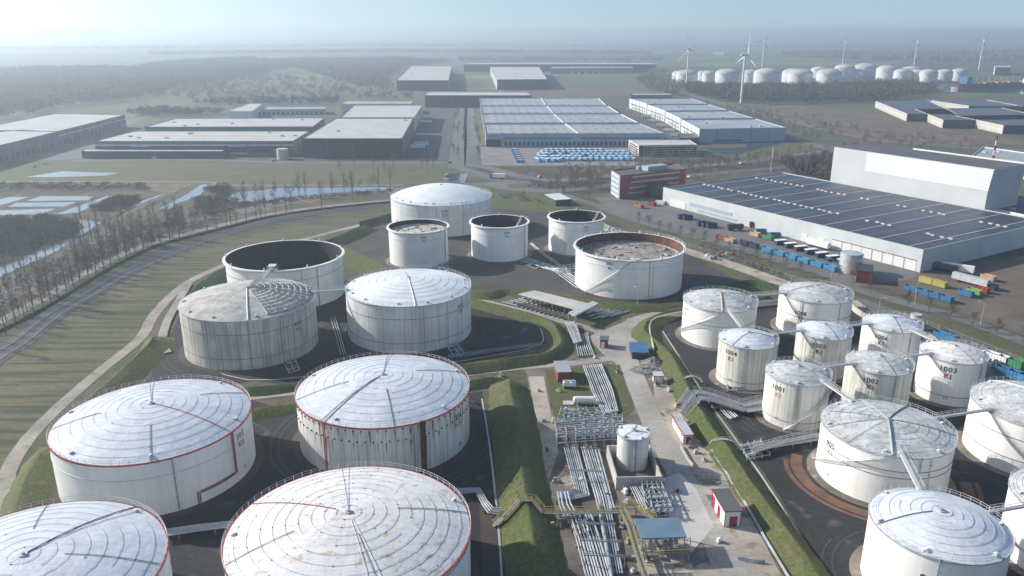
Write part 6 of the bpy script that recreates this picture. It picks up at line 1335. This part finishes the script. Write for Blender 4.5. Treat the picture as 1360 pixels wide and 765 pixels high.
# woods and scrub seen as one mass
def woods(name, label_poly, n, hh, rr_, m, tris=46, sz=1.3, seed=1):
    """mass of bare crowns: each crown an uneven cloud of small upright slivers over a thin stem"""
    g = np.random.default_rng(seed); polys = label_poly; V = []; 
    for poly, k in zip(polys, n):
        pts = np.array(scatter_poly(PP(poly), k)); h = hh * g.uniform(.65, 1.15, k); r = rr_ * g.uniform(.6, 1.2, k)
        N = k * tris; idx = np.repeat(np.arange(k), tris); th = g.uniform(0, 2 * np.pi, N); q = np.sqrt(g.random(N)) * r[idx]; z = h[idx] * (.25 + .75 * g.random(N)) 
        lim = np.sqrt(np.clip(1 - (q / r[idx]) ** 2, 0, 1)); z = np.minimum(z, h[idx] * (.35 + .65 * lim)); c = np.stack([pts[idx, 0] + q * np.cos(th), pts[idx, 1] + q * np.sin(th), z], 1)
        d = g.normal(0, 1, (N, 3)); d[:, 2] = np.abs(d[:, 2]) + .4; d /= np.linalg.norm(d, axis=1)[:, None]; e = g.normal(0, 1, (N, 3)); e -= d * (e * d).sum(1)[:, None]; e /= np.linalg.norm(e, axis=1)[:, None]
        s = sz * g.uniform(.5, 1.3, N)[:, None]; tri = np.stack([c - e * s * .35, c + e * s * .35, c + d * s * 1.6], 1); V.append(tri.reshape(-1, 3))
    V = np.concatenate(V); nT = len(V) // 3; me = bpy.data.meshes.new(name); me.vertices.add(len(V)); me.vertices.foreach_set('co', V.ravel()); me.loops.add(len(V)); me.loops.foreach_set('vertex_index', np.arange(len(V), dtype=np.int32))
    me.polygons.add(nT); me.polygons.foreach_set('loop_start', np.arange(nT, dtype=np.int32) * 3); me.polygons.foreach_set('loop_total', np.full(nT, 3, dtype=np.int32)); me.materials.append(MATS[m]); me.update(); me.validate()
    o = bpy.data.objects.new(name, me); COL.objects.link(o); o['kind'] = 'stuff'; return o
woods('woodland', [[(-60, 98), (60, 92), (180, 91), (240, 83), (330, 78), (400, 88), (330, 104), (240, 118), (180, 134), (110, 142), (0, 160), (-60, 164)]], [5200], 14, 9, 'twig', 42, 2.1, 2)
woods('woodland', [[(360, 80), (520, 78), (600, 82), (540, 90), (515, 108), (520, 124), (470, 116), (420, 100)], [(610, 78), (880, 78), (880, 82.5), (610, 82.5)], [(870, 98), (905, 112), (900, 130), (858, 120), (842, 104)]], [1900, 600, 260], 13, 9, 'twig', 40, 2.1, 3)
woods('tree_belt', [[(168, 152), (190, 148), (295, 149), (300, 153), (200, 156)], [(245, 138), (300, 134), (430, 134), (450, 132), (450, 138), (420, 140), (300, 141)], [(1040, 218), (1106, 214), (1106, 246), (1046, 229)]], [120, 160, 90], 9, 5, 'twig_dark', 60, 1.2, 15)
woods('roadside_trees', [[(900, 140), (1030, 150), (1200, 185), (1360, 196), (1360, 205), (1120, 200), (1000, 172)], [(740, 226), (860, 222), (1100, 205), (1100, 222), (900, 232), (760, 250)]], [130, 50], 9.5, 2.6, 'twig', 90, .8, 16)
woods('roadside_trees', [[(-40, 400), (47, 366), (141, 320), (235, 290), (300, 276), (300, 283), (235, 302), (141, 335), (47, 385), (-40, 425)], [(-40, 440), (47, 398), (141, 346), (235, 312), (300, 296), (300, 300), (235, 318), (141, 354), (47, 408), (-40, 455)], [(300, 262), (500, 245), (500, 250), (300, 272)]], [110, 90, 30], 10.5, 1.9, 'twig', 90, .5, 18)
woods('parkland_trees', [[(190, 118), (330, 100), (420, 104), (470, 120), (560, 128), (560, 134), (440, 134), (300, 137), (200, 132)]], [420], 11, 6, 'twig', 60, 1.4, 4)
woods('woodland', [[(905, 116), (960, 118), (1080, 118), (1200, 112), (1240, 118), (1240, 128), (1160, 136), (1030, 139), (960, 136), (915, 126)]], [1500], 15, 8, 'twig_dark', 44, 1.9, 5)
woods('woodland', [[(-100, 66), (500, 60), (900, 62), (1400, 62), (1400, 63.5), (900, 64.5), (500, 62.5), (-100, 69)], [(200, 72), (520, 68), (860, 72), (860, 73.5), (520, 70), (200, 74)], [(1040, 72), (1400, 70), (1400, 80), (1230, 84), (1040, 75)], [(600, 52), (1400, 52), (1400, 54), (600, 54)]], [900, 500, 1300, 900], 16, 22, 'twig', 22, 6, 6)
woods('scrub', [[(-40, 296), (60, 290), (100, 298), (105, 312), (75, 318), (28, 338), (-40, 360)]], [520], 4.5, 3.4, 'twig_dull', 80, .55, 7)
woods('scrub', [[(120, 278), (155, 264), (185, 262), (178, 272), (140, 282)], [(270, 252), (300, 247), (310, 254), (290, 262)], [(258, 266), (300, 262), (318, 268), (265, 278)], [(-40, 246), (200, 246), (200, 253), (-40, 254)], [(590, 238), (606, 233), (610, 238), (600, 243)]], [150, 60, 90, 160, 20], 3.2, 3, 'twig_dull', 50, .55, 8)
woods('scrub', [[(250, 290), (270, 268), (330, 272), (300, 284)], [(100, 345), (150, 315), (240, 290), (250, 296), (160, 325), (110, 352)], [(310, 271), (400, 263), (520, 253), (520, 256), (400, 267), (320, 276)], [(640, 262), (700, 258), (720, 270)], [(930, 326), (1060, 372), (1040, 370), (930, 330)]], [90, 130, 110, 20, 30], 2.0, 2.2, 'twig_dull', 40, .5, 12)
woods('scrub', [[(1040, 216), (1106, 212), (1106, 246), (1050, 230)], [(700, 244), (800, 240), (800, 250), (700, 252)]], [60, 40], 4, 3.5, 'twig_dull', 50, .6, 9)
# scattered farmsteads and sheds out on the plain
ks = Kind(tag_ := hut('x', [(679, 300), (681, 300), (681, 299), (679, 299)], 5, 'wall_white', 'roof_pale')[0])
far_spots = [(420, 64), (180, 70), (250, 66), (640, 60), (760, 58), (1165, 70), (1185, 74), (1205, 76), (1225, 79), (1250, 78), (1270, 80), (860, 66), (1010, 64), (1300, 72), (470, 122), (450, 118), (330, 118), (225, 124), (250, 126), (300, 121), (400, 112), (380, 120), (1330, 66), (1100, 60)]
for i, p in enumerate(far_spots):
    x, y = P(*p); k_ = 5 if p[1] < 90 else 4; o = ks.put(x, y, random.uniform(0, 3), 'tiny pale building out on the hazy plain', k_, group='scattered pale buildings on the plain'); o.scale = (k_, k_, k_ * .3)
# ================================================================== HAZE
def haze():
    m = bpy.data.materials.new('haze_air'); m.use_nodes = True; n = m.node_tree.nodes; n.clear()
    o = n.new('ShaderNodeOutputMaterial'); v = n.new('ShaderNodeVolumePrincipled')
    v.inputs['Color'].default_value = (.74, .88, 1.0, 1); v.inputs['Density'].default_value = HAZE_DENSITY; v.inputs['Anisotropy'].default_value = HAZE_ANISO
    m.node_tree.links.new(v.outputs[0], o.inputs['Volume']); MATS['haze_air'] = m
    b = MB(); b.prism([(-45000, -3500), (45000, -3500), (45000, 62000), (-45000, 62000)], -1.0, 124.0, 'haze_air'); b.build('haze', kind='stuff')
haze()
